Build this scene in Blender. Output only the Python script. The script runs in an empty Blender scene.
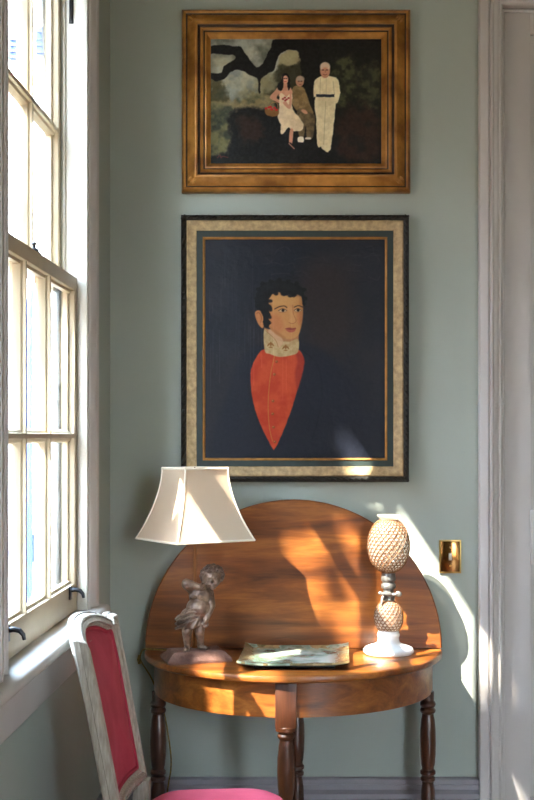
import bpy, bmesh, math, random
import numpy as np
from mathutils import Vector, Matrix
R = math.radians
rnd = random.Random(7)
C = bpy.context.scene.collection
F, CX, CY, CZ = 1265.0, 312.0, 436.0, 1.44      # focal length, vanishing point and eye height
YW = 4.107                                       # back wall
XW = -0.655                                      # left wall
ZT = 0.76                                        # table top
SX, SZ = 1.08, 1.65                              # sun travel per metre of +Y


def wx(px, Y): return (px - CX) / F * Y
def wz(py, Y): return CZ - (py - CY) / F * Y

# ------------------------------------------------------------------ materials
def new_mat(name):
    m = bpy.data.materials.new(name); m.use_nodes = True
    nt = m.node_tree
    return m, nt, nt.nodes['Principled BSDF']

def srgb(r, g, b):
    f = lambda c: (c / 255 / 12.92) if c / 255 <= .04045 else ((c / 255 + .055) / 1.055) ** 2.4
    return (f(r), f(g), f(b), 1)

def mat(name, col, rough=.5, metal=0, spec=.5, var=.0, vscale=8, bump=0, bscale=60, coat=0, stretch=(1, 1, 1), sss=0, col2=None, detail=4):
    m, nt, p = new_mat(name)
    p.inputs['Base Color'].default_value = col
    p.inputs['Roughness'].default_value = rough
    p.inputs['Metallic'].default_value = metal
    p.inputs['Specular IOR Level'].default_value = spec
    p.inputs['Coat Weight'].default_value = coat
    p.inputs['Coat Roughness'].default_value = .15
    tc = nt.nodes.new('ShaderNodeTexCoord'); mp = nt.nodes.new('ShaderNodeMapping')
    mp.inputs['Scale'].default_value = stretch
    nt.links.new(tc.outputs['Object'], mp.inputs['Vector'])
    if var or col2:
        n = nt.nodes.new('ShaderNodeTexNoise'); n.inputs['Scale'].default_value = vscale; n.inputs['Detail'].default_value = detail
        nt.links.new(mp.outputs['Vector'], n.inputs['Vector'])
        rp = nt.nodes.new('ShaderNodeValToRGB')
        c2 = col2 if col2 else tuple(min(1, c * (1 + var)) for c in col[:3]) + (1,)
        c1 = col if col2 else tuple(c * (1 - var) for c in col[:3]) + (1,)
        rp.color_ramp.elements[0].color = c1; rp.color_ramp.elements[0].position = .35
        rp.color_ramp.elements[1].color = c2; rp.color_ramp.elements[1].position = .68
        nt.links.new(n.outputs['Fac'], rp.inputs['Fac'])
        nt.links.new(rp.outputs['Color'], p.inputs['Base Color'])
    if bump:
        n2 = nt.nodes.new('ShaderNodeTexNoise'); n2.inputs['Scale'].default_value = bscale; n2.inputs['Detail'].default_value = 3
        nt.links.new(mp.outputs['Vector'], n2.inputs['Vector'])
        b = nt.nodes.new('ShaderNodeBump'); b.inputs['Strength'].default_value = bump; b.inputs['Distance'].default_value = .01
        nt.links.new(n2.outputs['Fac'], b.inputs['Height']); nt.links.new(b.outputs['Normal'], p.inputs['Normal'])
    return m

def wood(name, dark, mid, light, scale=(1.6, 22, 22), rough=.36, coat=.15, rings=1.0):
    m, nt, p = new_mat(name)
    L = nt.links.new
    tc = nt.nodes.new('ShaderNodeTexCoord'); mp = nt.nodes.new('ShaderNodeMapping')
    mp.inputs['Scale'].default_value = scale
    L(tc.outputs['Object'], mp.inputs['Vector'])
    n = nt.nodes.new('ShaderNodeTexNoise'); n.inputs['Scale'].default_value = 1.0 * rings; n.inputs['Detail'].default_value = 7; n.inputs['Roughness'].default_value = .62; n.inputs['Distortion'].default_value = .8
    L(mp.outputs['Vector'], n.inputs['Vector'])
    rp = nt.nodes.new('ShaderNodeValToRGB'); e = rp.color_ramp.elements
    e[0].position = .3; e[0].color = dark; e[1].position = .7; e[1].color = light
    k = e.new(.5); k.color = mid
    L(n.outputs['Fac'], rp.inputs['Fac'])
    n2 = nt.nodes.new('ShaderNodeTexNoise'); n2.inputs['Scale'].default_value = 9 * rings; n2.inputs['Detail'].default_value = 4
    L(mp.outputs['Vector'], n2.inputs['Vector'])
    mx = nt.nodes.new('ShaderNodeMixRGB'); mx.blend_type = 'MULTIPLY'; mx.inputs['Fac'].default_value = .35
    L(rp.outputs['Color'], mx.inputs['Color1']); L(n2.outputs['Color'], mx.inputs['Color2'])
    rp2 = nt.nodes.new('ShaderNodeValToRGB'); rp2.color_ramp.elements[0].position = .3; rp2.color_ramp.elements[0].color = (.55, .5, .45, 1); rp2.color_ramp.elements[1].position = .6
    L(n2.outputs['Fac'], rp2.inputs['Fac']); L(rp2.outputs['Color'], mx.inputs['Color2'])
    L(mx.outputs['Color'], p.inputs['Base Color'])
    p.inputs['Roughness'].default_value = rough; p.inputs['Coat Weight'].default_value = coat; p.inputs['Coat Roughness'].default_value = .2
    b = nt.nodes.new('ShaderNodeBump'); b.inputs['Strength'].default_value = .06; b.inputs['Distance'].default_value = .01
    L(n2.outputs['Fac'], b.inputs['Height']); L(b.outputs['Normal'], p.inputs['Normal'])
    return m

def glass_mat(name, tint=(1, 1, 1, 1), refl=.08, rough=.02, wave=0):
    m = bpy.data.materials.new(name); m.use_nodes = True; nt = m.node_tree
    nt.nodes.clear(); L = nt.links.new
    o = nt.nodes.new('ShaderNodeOutputMaterial'); t = nt.nodes.new('ShaderNodeBsdfTransparent'); g = nt.nodes.new('ShaderNodeBsdfGlossy')
    mx = nt.nodes.new('ShaderNodeMixShader'); fr = nt.nodes.new('ShaderNodeLayerWeight'); fr.inputs['Blend'].default_value = refl
    t.inputs['Color'].default_value = tint; g.inputs['Roughness'].default_value = rough
    L(fr.outputs['Fresnel'], mx.inputs['Fac']); L(t.outputs[0], mx.inputs[1]); L(g.outputs[0], mx.inputs[2]); L(mx.outputs[0], o.inputs['Surface'])
    if wave:
        n = nt.nodes.new('ShaderNodeTexNoise'); n.inputs['Scale'].default_value = 9
        b = nt.nodes.new('ShaderNodeBump'); b.inputs['Strength'].default_value = wave; b.inputs['Distance'].default_value = .02
        L(n.outputs['Fac'], b.inputs['Height']); L(b.outputs['Normal'], g.inputs['Normal'])
    return m

def paint_mat(name, rough=.5, bump=.15, craq=60):
    """oil paint: colour from the painted picture itself (a colour attribute), canvas weave and brush relief as bump"""
    m, nt, p = new_mat(name); L = nt.links.new
    a = nt.nodes.new('ShaderNodeAttribute'); a.attribute_name = 'paint'
    L(a.outputs['Color'], p.inputs['Base Color'])
    p.inputs['Roughness'].default_value = rough; p.inputs['Specular IOR Level'].default_value = .2
    n = nt.nodes.new('ShaderNodeTexNoise'); n.inputs['Scale'].default_value = craq; n.inputs['Detail'].default_value = 5
    tc = nt.nodes.new('ShaderNodeTexCoord'); L(tc.outputs['Object'], n.inputs['Vector'])
    b = nt.nodes.new('ShaderNodeBump'); b.inputs['Strength'].default_value = bump; b.inputs['Distance'].default_value = .01
    L(n.outputs['Fac'], b.inputs['Height']); L(b.outputs['Normal'], p.inputs['Normal'])
    return m

M = {}
M['wall'] = mat('wall_paint', srgb(170, 176, 165), .6, spec=.25, var=.03, vscale=3, bump=.04, bscale=40)
M['trim'] = mat('trim_paint', srgb(198, 190, 184), .45, var=.03, vscale=6, bump=.03, bscale=30)
M['base'] = mat('baseboard_paint', srgb(152, 147, 150), .5, var=.04)
M['window'] = mat('window_paint', srgb(196, 178, 148), .45, var=.05, vscale=10, bump=.05, bscale=50)
M['jamb'] = mat('jamb_paint', srgb(206, 199, 186), .45, var=.03, vscale=10)
M['stool'] = mat('stool_paint', srgb(200, 194, 186), .65, var=.05, vscale=12, bump=.05, bscale=40)
M['ceiling'] = mat('ceiling_paint', srgb(168, 158, 134), .7)
M['floor'] = wood('floor_boards', srgb(60, 34, 20), srgb(92, 54, 32), srgb(120, 76, 46), scale=(14, 1.2, 14), rough=.4)
M['table'] = wood('cherry_wood', srgb(92, 46, 14), srgb(138, 76, 27), srgb(172, 106, 44), scale=(1.5, 18, 18))
M['leaf'] = wood('cherry_leaf', srgb(80, 40, 12), srgb(126, 69, 25), srgb(168, 102, 42), scale=(1.7, 9, 17))
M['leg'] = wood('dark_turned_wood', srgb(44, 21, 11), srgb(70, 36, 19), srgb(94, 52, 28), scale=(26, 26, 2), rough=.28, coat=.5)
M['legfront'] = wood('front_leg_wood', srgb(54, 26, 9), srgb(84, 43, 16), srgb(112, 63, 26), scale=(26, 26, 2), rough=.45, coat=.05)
M['gilt'] = mat('old_gilding', srgb(136, 86, 32), .38, metal=.25, var=.0, vscale=14, col2=srgb(204, 144, 68), bump=.25, bscale=90, detail=8)
M['giltdark'] = mat('gilding_groove', srgb(30, 18, 10), .55, metal=.1, col2=srgb(60, 36, 16), vscale=20)
M['goldband'] = mat('worn_gold_leaf', srgb(156, 130, 92), .5, metal=.15, col2=srgb(194, 166, 120), vscale=70, bump=.2, bscale=120, detail=9)
M['carved'] = mat('black_carved_wood', srgb(24, 23, 20), .5, col2=srgb(44, 40, 32), vscale=60, bump=.2, bscale=150)
M['green'] = mat('green_liner', srgb(25, 40, 35), .5, var=.15, vscale=30)
M['fillet'] = mat('gilt_fillet', srgb(176, 124, 62), .4, metal=.3, var=.2, vscale=40)
M['oil1'] = paint_mat('oil_paint_dark', .55, .12, 90)
M['oil2'] = paint_mat('oil_paint_craquelure', .42, .22, 45)
M['shade'] = None
M['bronze'] = mat('patinated_bronze', srgb(82, 62, 50), .34, metal=.2, col2=srgb(146, 120, 100), vscale=40, bump=.2, bscale=120, detail=7)
M['bronzehair'] = mat('patinated_bronze_hair', srgb(52, 40, 34), .42, metal=.2, col2=srgb(118, 96, 82), vscale=45, bump=.5, bscale=160)
M['plinth'] = mat('plinth_bronze', srgb(92, 62, 52), .5, metal=.15, col2=srgb(138, 102, 88), vscale=22, bump=.3, bscale=90)
M['brasspole'] = mat('aged_brass_pole', srgb(150, 100, 62), .35, metal=.7)
M['trimcream'] = mat('cream_binding', srgb(238, 224, 200), .8)
M['cord'] = mat('gold_cord', srgb(128, 104, 42), .7, var=.4, vscale=160)
M['ceramic'] = mat('white_glazed_ceramic', srgb(226, 226, 224), .18, coat=.3)
M['cane'] = mat('woven_cane', srgb(96, 60, 30), .6, col2=srgb(136, 92, 52), vscale=60)
M['pewter'] = mat('dull_pewter', srgb(128, 124, 118), .42, metal=.7, var=.2, vscale=40)
M['glass'] = glass_mat('clear_glass', (.95, .97, .97, 1), .12, .03)
m, nt, p = new_mat('milky_glass'); L = nt.links.new
p.inputs['Base Color'].default_value = srgb(238, 232, 220); p.inputs['Roughness'].default_value = .2
t1 = nt.nodes.new('ShaderNodeBsdfTransparent'); t2 = nt.nodes.new('ShaderNodeBsdfTranslucent'); t2.inputs['Color'].default_value = srgb(244, 238, 226)
m1 = nt.nodes.new('ShaderNodeMixShader'); m1.inputs['Fac'].default_value = .5; m2 = nt.nodes.new('ShaderNodeMixShader'); m2.inputs['Fac'].default_value = .6
L(p.outputs[0], m1.inputs[1]); L(t2.outputs[0], m1.inputs[2]); L(t1.outputs[0], m2.inputs[1]); L(m1.outputs[0], m2.inputs[2]); L(m2.outputs[0], nt.nodes['Material Output'].inputs['Surface'])
M['milky'] = m
M['pane'] = glass_mat('old_window_glass', (.97, .985, .98, 1), .02, .03)
M['brass'] = mat('polished_brass', srgb(150, 104, 58), .13, metal=1, bump=.04, bscale=30)
M['brassedge'] = mat('satin_brass', srgb(190, 156, 92), .35, metal=1)
M['ivory'] = mat('ivory_plastic', srgb(214, 206, 190), .3)
M['chair'] = mat('limewashed_wood', srgb(154, 142, 126), .6, col2=srgb(184, 173, 156), vscale=30, stretch=(6, 6, 1), bump=.12, bscale=40, detail=6)
M['groove_dark'] = mat('dark_groove', srgb(92, 82, 72), .6, var=.2, vscale=30)
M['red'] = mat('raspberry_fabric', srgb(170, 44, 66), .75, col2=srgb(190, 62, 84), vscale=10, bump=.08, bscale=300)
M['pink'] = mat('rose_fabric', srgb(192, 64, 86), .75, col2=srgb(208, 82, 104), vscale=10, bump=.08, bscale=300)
M['piping'] = mat('raspberry_piping', srgb(168, 34, 60), .7)
M['iron'] = mat('dark_iron', srgb(46, 46, 48), .35, metal=.8)
M['white'] = mat('white_plastic', srgb(225, 225, 222), .35)
M['siding'] = mat('white_siding', srgb(236, 234, 228), .7)
M['bluepaint'] = mat('blue_paint', srgb(34, 62, 118), .7, var=.2)
M['ground'] = mat('paving', srgb(96, 88, 74), .9, var=.15)
M['brick'] = mat('old_brick', srgb(122, 88, 68), .9, var=.25, vscale=14)
M['bark'] = mat('bark', srgb(84, 70, 56), .9, var=.3, bump=.4)
M['leafgreen'] = mat('sun_mask_leaf', srgb(58, 84, 40), .5, var=.3)
M['foot'] = mat('black_underside', srgb(24, 22, 20), .6)

m, nt, p = new_mat('cream_silk'); L = nt.links.new          # lampshade: cloth that lets light through
p.inputs['Base Color'].default_value = srgb(212, 190, 162); p.inputs['Roughness'].default_value = .85
tr = nt.nodes.new('ShaderNodeBsdfTranslucent'); tr.inputs['Color'].default_value = srgb(236, 206, 176)
mx = nt.nodes.new('ShaderNodeMixShader'); mx.inputs['Fac'].default_value = .3
w = nt.nodes.new('ShaderNodeTexNoise'); w.inputs['Scale'].default_value = 260
b = nt.nodes.new('ShaderNodeBump'); b.inputs['Strength'].default_value = .1; b.inputs['Distance'].default_value = .004
tc = nt.nodes.new('ShaderNodeTexCoord'); L(tc.outputs['Object'], w.inputs['Vector']); L(w.outputs['Fac'], b.inputs['Height']); L(b.outputs['Normal'], p.inputs['Normal'])
L(p.outputs[0], mx.inputs[1]); L(tr.outputs[0], mx.inputs[2]); L(mx.outputs[0], nt.nodes['Material Output'].inputs['Surface'])
M['shade'] = m

# ------------------------------------------------------------------ mesh helpers (all in world space, shifted to the thing's base on linking)
class MB:
    def __init__(s): s.bm = bmesh.new(); s.mi = 0
    def faces_since(s, n):
        s.bm.faces.ensure_lookup_table()
        for f in s.bm.faces[n:]: f.material_index = s.mi
    def box(s, x0, x1, y0, y1, z0, z1, bev=0, seg=2, mx=None):
        n = len(s.bm.faces)
        vs = [s.bm.verts.new(((x0, x1)[i & 1], (y0, y1)[i >> 1 & 1], (z0, z1)[i >> 2])) for i in range(8)]
        fs = [s.bm.faces.new([vs[i] for i in q]) for q in ((0, 2, 3, 1), (4, 5, 7, 6), (0, 1, 5, 4), (2, 6, 7, 3), (0, 4, 6, 2), (1, 3, 7, 5))]
        if mx is not None: bmesh.ops.transform(s.bm, matrix=mx, verts=vs)
        if bev:
            es = list({e for f in fs for e in f.edges})
            bmesh.ops.bevel(s.bm, geom=es, offset=bev, segments=seg, affect='EDGES', profile=.5)
        s.faces_since(n); return s
    def loft(s, loops, closed_loop=True, cap=True, wrap=False):
        n = len(s.bm.faces)
        V = [[s.bm.verts.new(q) for q in lp] for lp in loops]
        k = len(V[0]); rng = range(len(V)) if wrap else range(len(V) - 1)
        for i in rng:
            a, b2 = V[i], V[(i + 1) % len(V)]
            for j in range(k if closed_loop else k - 1):
                s.bm.faces.new((a[j], a[(j + 1) % k], b2[(j + 1) % k], b2[j]))
        if cap and not wrap and closed_loop:
            s.bm.faces.new(list(reversed(V[0]))); s.bm.faces.new(V[-1])
        s.faces_since(n); return s
    def lathe(s, c, prof, seg=32, cap=True):
        """prof: (radius, z) from bottom to top around the vertical through c"""
        loops = [[(c[0] + r * math.cos(2 * math.pi * j / seg), c[1] + r * math.sin(2 * math.pi * j / seg), c[2] + z) for j in range(seg)] for r, z in prof]
        return s.loft(loops, True, cap)
    def tube(s, pts, r, seg=8, cap=True, flat=None):
        pts = [Vector(q) for q in pts]; loops = []
        up = Vector((0, 0, 1)); nrm = None
        for i, q in enumerate(pts):
            t = (pts[min(i + 1, len(pts) - 1)] - pts[max(i - 1, 0)]).normalized()
            if nrm is None:
                nrm = t.cross(up) if abs(t.z) < .95 else t.cross(Vector((1, 0, 0)))
            nrm = (nrm - t * nrm.dot(t)).normalized(); bn = t.cross(nrm)
            rr = r[i] if isinstance(r, (list, tuple)) else r
            loops.append([q + nrm * rr * math.cos(2 * math.pi * j / seg) + bn * rr * math.sin(2 * math.pi * j / seg) for j in range(seg)])
        return s.loft(loops, True, cap)
    def ell(s, c, r, rot=None, u=16, v=10):
        n = len(s.bm.faces)
        mx = Matrix.Translation(c) @ (rot.to_4x4() if rot else Matrix.Identity(4)) @ Matrix.Diagonal((r[0], r[1], r[2], 1))
        bmesh.ops.create_uvsphere(s.bm, u_segments=u, v_segments=v, radius=1, matrix=mx)
        s.faces_since(n); return s
    def prism(s, poly, fn, d0, d1):
        """poly: 2d points; fn(a, b, d) -> world"""
        return s.loft([[fn(a, b2, d0) for a, b2 in poly], [fn(a, b2, d1) for a, b2 in poly]])
    def mesh(s, name, mats, org=(0, 0, 0), angle=28):
        bmesh.ops.recalc_face_normals(s.bm, faces=s.bm.faces)
        me = bpy.data.meshes.new(name); s.bm.to_mesh(me); s.bm.free()
        for m_ in (mats if isinstance(mats, (list, tuple)) else [mats]): me.materials.append(m_)
        me.transform(Matrix.Translation(-Vector(org)))
        me.polygons.foreach_set('use_smooth', [True] * len(me.polygons)); me.set_sharp_from_angle(angle=R(angle))
        return me

def link(name, me, parent=None, org=(0, 0, 0)):
    o = bpy.data.objects.new(name, me); C.objects.link(o)
    if parent: o.parent = parent
    else: o.location = org
    return o

def wloc(o):
    v = Vector(o.location)
    while o.parent: o = o.parent; v += Vector(o.location)
    return v

def part(name, mb, mats, parent, angle=28, label=None):
    me = mb.mesh(name, mats, wloc(parent), angle)
    o = link(name, me, parent)
    if label: o['label'] = label
    return o

def thing(name, label, cat, loc, group=None):
    o = bpy.data.objects.new(name, None); C.objects.link(o); o.location = loc; o.empty_display_size = .1
    o['label'] = label; o['category'] = cat
    if group: o['group'] = group
    return o

def struct(name, mb, mats, label=None, angle=28):
    o = link(name, mb.mesh(name, mats, (0, 0, 0), angle)); o['kind'] = 'structure'
    if label: o['label'] = label
    return o

def remeshed(mb, voxel, smooth=6, fac=.5):
    me = bpy.data.meshes.new('tmp'); bmesh.ops.recalc_face_normals(mb.bm, faces=mb.bm.faces); mb.bm.to_mesh(me); mb.bm.free()
    o = bpy.data.objects.new('tmp', me); C.objects.link(o)
    md = o.modifiers.new('r', 'REMESH'); md.mode = 'VOXEL'; md.voxel_size = voxel
    if smooth:
        sm = o.modifiers.new('s', 'SMOOTH'); sm.iterations = smooth; sm.factor = fac
    dg = bpy.context.evaluated_depsgraph_get(); ev = o.evaluated_get(dg)
    out = bpy.data.meshes.new_from_object(ev)
    bpy.data.objects.remove(o); bpy.data.meshes.remove(me)
    out.polygons.foreach_set('use_smooth', [True] * len(out.polygons))
    return out

def part_mesh(name, me, m_, parent):
    me.materials.clear(); me.materials.append(m_); me.transform(Matrix.Translation(-wloc(parent))); me.name = name
    return link(name, me, parent)

def chaikin(pts, n=2, closed=True):
    for _ in range(n):
        q = []
        k = len(pts)
        for i in range(k if closed else k - 1):
            a, b2 = pts[i], pts[(i + 1) % k]
            q.append(tuple(.75 * u + .25 * v for u, v in zip(a, b2))); q.append(tuple(.25 * u + .75 * v for u, v in zip(a, b2)))
        if not closed: q = [pts[0]] + q + [pts[-1]]
        pts = q
    return pts

def spline(pts, n=4, closed=True):
    k = len(pts); out = []
    for i in range(k if closed else k - 1):
        p0, p1, p2, p3 = (pts[(i - 1) % k], pts[i], pts[(i + 1) % k], pts[(i + 2) % k]) if closed else (pts[max(i - 1, 0)], pts[i], pts[i + 1], pts[min(i + 2, k - 1)])
        for j in range(n):
            t = j / n; out.append(tuple(.5 * (2 * b2 + (c - a) * t + (2 * a - 5 * b2 + 4 * c - d) * t * t + (-a + 3 * b2 - 3 * c + d) * t ** 3) for a, b2, c, d in zip(p0, p1, p2, p3)))
    if not closed: out.append(pts[-1])
    return out

# ------------------------------------------------------------------ room shell
ZC, XR, YF = 4.1, 3.1, -2.6
WT = .13
b = MB(); b.box(XW - .0, XR, YF, YW, -.12, 0); struct('floor', b, M['floor'])
b = MB(); b.box(XW - WT, XR + WT, YF - WT, YW + WT, ZC, ZC + .12); struct('ceiling', b, M['ceiling'])
DX0, DX1, DZ = wx(502.5, YW) , wx(502.5, YW) + .92, wz(8.5, YW)     # door opening on the back wall
b = MB()
b.box(XW - WT, DX0, YW, YW + WT, 0, ZC); b.box(DX1, XR + WT, YW, YW + WT, 0, ZC); b.box(DX0, DX1, YW, YW + WT, DZ, ZC)
struct('wall_back', b, M['wall'])
W1 = (2.605, 3.56)                     # clear openings of the two windows along Y
W2 = (-.35, .605)
ZS, ZH = .95, 2.85
b = MB()
ys = [YF - WT, W2[0] - .08, W2[1] + .08, W1[0] - .1, W1[1] + .07, YW]
b.box(XW - WT, XW, ys[0], ys[1], 0, ZC); b.box(XW - WT, XW, ys[2], ys[3], 0, ZC); b.box(XW - .06, XW, ys[4], ys[5], 0, ZC); b.box(XW - WT, XW - .06, ys[4] + .46, ys[5], 0, ZC)
for a, c in ((1, 2), (3, 4)):
    b.box(XW - WT, XW, ys[a], ys[c], 0, ZS - .04); b.box(XW - WT, XW, ys[a], ys[c], ZH + .05, ZC)
struct('wall_left', b, M['wall'])
b = MB(); b.box(XR, XR + WT, YF - WT, YW, 0, ZC); struct('wall_right', b, M['wall'])
b = MB(); FW = [(1.75, 2.8)]
xs = [XW, 1.75, 2.8, XR]
for k in (0, 2): b.box(xs[k], xs[k + 1], YF - WT, YF, 0, ZC)
for x0, x1 in FW: b.box(x0, x1, YF - WT, YF, 0, .35); b.box(x0, x1, YF - WT, YF, 2.95, ZC)
struct('wall_front', b, M['wall'])

# baseboards: profile (distance out of the wall, height)
BP = [(0, 0), (.034, 0), (.034, .205), (.031, .215), (.031, .225), (.038, .232), (.038, .246), (.022, .254), (.022, .264), (.034, .272), (.034, .286), (.014, .296), (.014, .310), (.026, .316), (.026, .330), (.02, .334), (0, .334)]
b = MB(); b.prism(BP, lambda u, v, d: (d, YW - u, v), XW + .034, wx(479.6, YW - .034) + .001); struct('baseboard_back', b, M['base'], angle=25)
b = MB(); b.prism(BP, lambda u, v, d: (XW + u, d, v), YF, YW); struct('baseboard_left', b, M['base'], angle=25)

# door casing: stepped profile swept round the opening, plus the panelled door
CP = [(wx(p_, YW - o_), o_) for p_, o_ in [(479.3, 0), (479.6, .034), (480.6, .037), (488, .037), (488.8, .034), (489.8, .03), (490.6, .036), (491.8, .041), (493.4, .039), (494, .028), (496.4, .026), (498.7, .022), (499.8, .026), (501.3, .026), (502.6, .02), (502.5, 0)]]
CP[0] = (CP[1][0], 0); CP[-1] = (DX0, 0); CP.append((DX0, -.05))
CP2 = [(DX0 - x, o_) for x, o_ in CP]            # outward from the opening edge
def frame_sweep(mb, prof, corners, fn, closed=False):
    """corners: (a, b, da, db): a point and the diagonal its profile grows along; fn(a, b, out) -> world"""
    loops = [[fn(a + u * da, bb + u * db, o_) for u, o_ in prof] for a, bb, da, db in corners]
    mb.loft(loops, True, True, closed)
b = MB(); frame_sweep(b, CP2, [(DX0, 0, -1, 0), (DX0, DZ, -1, 1), (DX1, DZ, 1, 1), (DX1, 0, 1, 0)], lambda a, c, o_: (a, YW - o_, c))
struct('trim_1', b, M['trim'], angle=25)
b = MB()
DY = YW + .012
PX0, PZT = wx(531, YW), wz(33, YW)
stile = PX0 - DX0
b.box(DX0, PX0, DY, DY + .045, .01, DZ, .002); b.box(DX1 - stile, DX1, DY, DY + .045, .01, DZ, .002)
xm = (DX0 + DX1) / 2
for z0, z1 in ((.01, .26), (1.02, 1.2), (PZT, DZ)): b.box(PX0, DX1 - stile, DY, DY + .045, z0, z1, .002)
b.box(xm - .05, xm + .05, DY, DY + .045, .26, 1.02, .002); b.box(xm - .05, xm + .05, DY, DY + .045, 1.2, PZT, .002)
for x0, x1 in ((PX0, xm - .05), (xm + .05, DX1 - stile)):
    for z0, z1 in ((.26, 1.02), (1.2, PZT)):
        b.box(x0 - .005, x1 + .005, DY + .02, DY + .03, z0 - .005, z1 + .005)
        b.box(x0 + .035, x1 - .035, DY + .01, DY + .03, z0 + .035, z1 - .035, .008)
b.box(DX0, DX0 + .008, YW + .003, DY + .02, 0, DZ, .003); b.box(DX1 - .008, DX1, YW + .003, DY + .02, 0, DZ, .003); b.box(DX0, DX1, YW + .003, DY + .02, DZ - .01, DZ, .003)
door = struct('door_1', b, M['trim'], angle=25)
b = MB(); kx, kz = DX1 - .06, .96
b.lathe((0, 0, 0), [(.026, 0), (.026, .004), (.01, .007), (.009, .03), (.02, .036), (.028, .05), (.024, .064), (.01, .07)], 24)
bmesh.ops.transform(b.bm, matrix=Matrix.Translation((kx, DY, kz)) @ Matrix.Rotation(R(90), 4, 'X'), verts=b.bm.verts)
part('door_knob', b, M['brassedge'], door)

# ------------------------------------------------------------------ sash windows
def sash(y0, y1, z0, z1, xf, top, bot, zm, pane_y, name, root):
    """xf: room face of the sash; glass .02 behind it"""
    b = MB(); xb = xf - .04
    b.box(xb, xf, y0, pane_y[0], z0, z1, .003); b.box(xb, xf, pane_y[-1], y1, z0, z1, .003)
    b.box(xb, xf, pane_y[0], pane_y[-1], z0, bot, .003); b.box(xb, xf, pane_y[0], pane_y[-1], top, z1, .003)
    def bar(fn, c, d0, d1):
        q = [(-.006, xf - .001), (.006, xf - .001), (.007, xf - .008), (.013, xf - .012), (.015, xf - .018), (.018, xf - .026), (.018, xb + .009), (.006, xb), (-.006, xb), (-.018, xb + .009), (-.018, xf - .026), (-.015, xf - .018), (-.013, xf - .012), (-.007, xf - .008)]
        b.prism([(c + u, x) for u, x in q], fn, d0, d1)
    for y in pane_y[1:-1]: bar(lambda u, x, d: (x, u, d), y, bot, top)
    bar(lambda u, x, d: (x, d, u), zm, pane_y[0], pane_y[-1])
    # stepped bead round the glass
    edges = [pane_y[0]] + [y for y in pane_y[1:-1]] + [pane_y[-1]]
    b.box(xf - .034, xf - .018, pane_y[0], pane_y[0] + .012, bot, top); b.box(xf - .034, xf - .018, pane_y[-1] - .012, pane_y[-1], bot, top)
    b.box(xf - .026, xf - .012, pane_y[0], pane_y[-1], bot, bot + .008); b.box(xf - .026, xf - .012, pane_y[0], pane_y[-1], top - .008, top)
    s_ = part(name, b, M['window'], root, 25)
    g = MB(); g.box(xf - .0295, xf - .028, pane_y[0], pane_y[-1], bot, top)
    part('pane', g, M['pane'], s_)
    return s_

def window(name, y0, y1):
    root = bpy.data.objects.new(name, None); C.objects.link(root); root['kind'] = 'structure'; root.location = (XW, (y0 + y1) / 2, ZS)
    xi = -.625                                      # face of the casing
    # jambs and stops
    b = MB()
    ob = MB()
    for y, s in ((y0, -1), (y1, 1)):
        ya, yb = sorted((y, y + s * .04))
        b.box(-.7, -.63, ya, yb, ZS - .03, ZH + .04); ob.box(-.752, -.7, ya, yb, 1.85, ZH + .04)
        ya, yb = sorted((y - s * .012, y))
        b.box(-.70, -.694, ya, yb, 1.9, ZH); b.box(-.6585, -.63, ya, yb, ZS, ZH, .003)
        ob.box(-.752, -.746, ya, yb, 1.85, ZH)
    b.box(-.752, -.63, y0, y1, ZH, ZH + .04); b.box(-.80, -.63, y0 - .04, y1 + .04, ZS - .06, ZS - .03)
    fr = part('frame', b, M['jamb'], root, 25); part('outer_jamb', ob, M['siding'], root, 25)
    b = MB(); q = [(0, .0), (0, .03), (.008, .034), (.016, .03), (.02, .024), (.055, .024), (.062, .03), (.07, .038), (.082, .042), (.094, .042), (.097, .035), (.1, .035), (.102, .03), (.102, 0)]
    frame_sweep(b, q, [(y0 - .0, ZS, -1, 0), (y0, ZH, -1, 1), (y1, ZH, 1, 1), (y1, ZS, 1, 0)], lambda a, c, o_: (XW + o_ - .002, a, c))
    part('casing', b, M['trim'], root, 25)
    b = MB(); prof = chaikin([(-.70, ZS - .035), (-.598, ZS - .035), (-.588, ZS - .018), (-.592, ZS), (-.612, ZS + .001), (-.70, ZS + .001)], 2)
    b.prism(prof, lambda u, v, d: (u, d, v), y0 - .45, y1 + .13)
    part('stool', b, M['stool'], root, 40)
    b = MB(); b.box(XW - .002, -.638, y0 - .44, y1 + .12, .805, ZS - .033, .004); part('apron', b, M['trim'], root)
    st = .052
    py_ = [y0 + st, y0 + .313 + .01, y0 + .595, y1 - .042]
    lo = sash(y0 + .003, y1 - .003, ZS + .002, 1.884, -.66, 1.845, 1.03, 1.44, py_, 'lower_sash', root)
    up = sash(y0 + .003, y1 - .003, 1.85, ZH - .002, -.705, 2.785, 1.885, 2.29, py_, 'upper_sash', root)
    for yy in (y0 + .13, y1 - .115):
        b = MB(); b.box(-.66, -.655, yy - .012, yy + .012, .995, 1.03, .001)
        b.tube([(-.656, yy, 1.02), (-.645, yy, 1.022), (-.632, yy, 1.019), (-.624, yy, 1.01), (-.622, yy, .999)], [.006, .006, .006, .005, .004], 8)
        part('sash_lift', b, M['iron'], lo)
    ym = (y0 + y1) / 2
    b = MB(); b.box(-.69, -.665, ym - .03, ym + .03, 1.884, 1.889, .001); b.lathe((-.677, ym, 1.889), [(.012, 0), (.012, .006), (.005, .009), (.004, .016), (.007, .02), (.003, .024)], 12)
    part('sash_lock', b, M['iron'], lo)
    b = MB(); yj = y1 - .013
    yj = y1; b.box(-.683, -.671, yj - .004, yj, 2.60, 2.70, .001); b.tube([(-.677, yj - .004, 2.69), (-.677, yj - .012, 2.67), (-.677, yj - .012, 2.64), (-.677, yj - .004, 2.61)], .004, 8)
    part('latch', b, M['iron'], fr)
    return root
window('window_1', *W1)
window('fill_window_2', *W2)  # unseen second window, added for extra soft daylight
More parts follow.
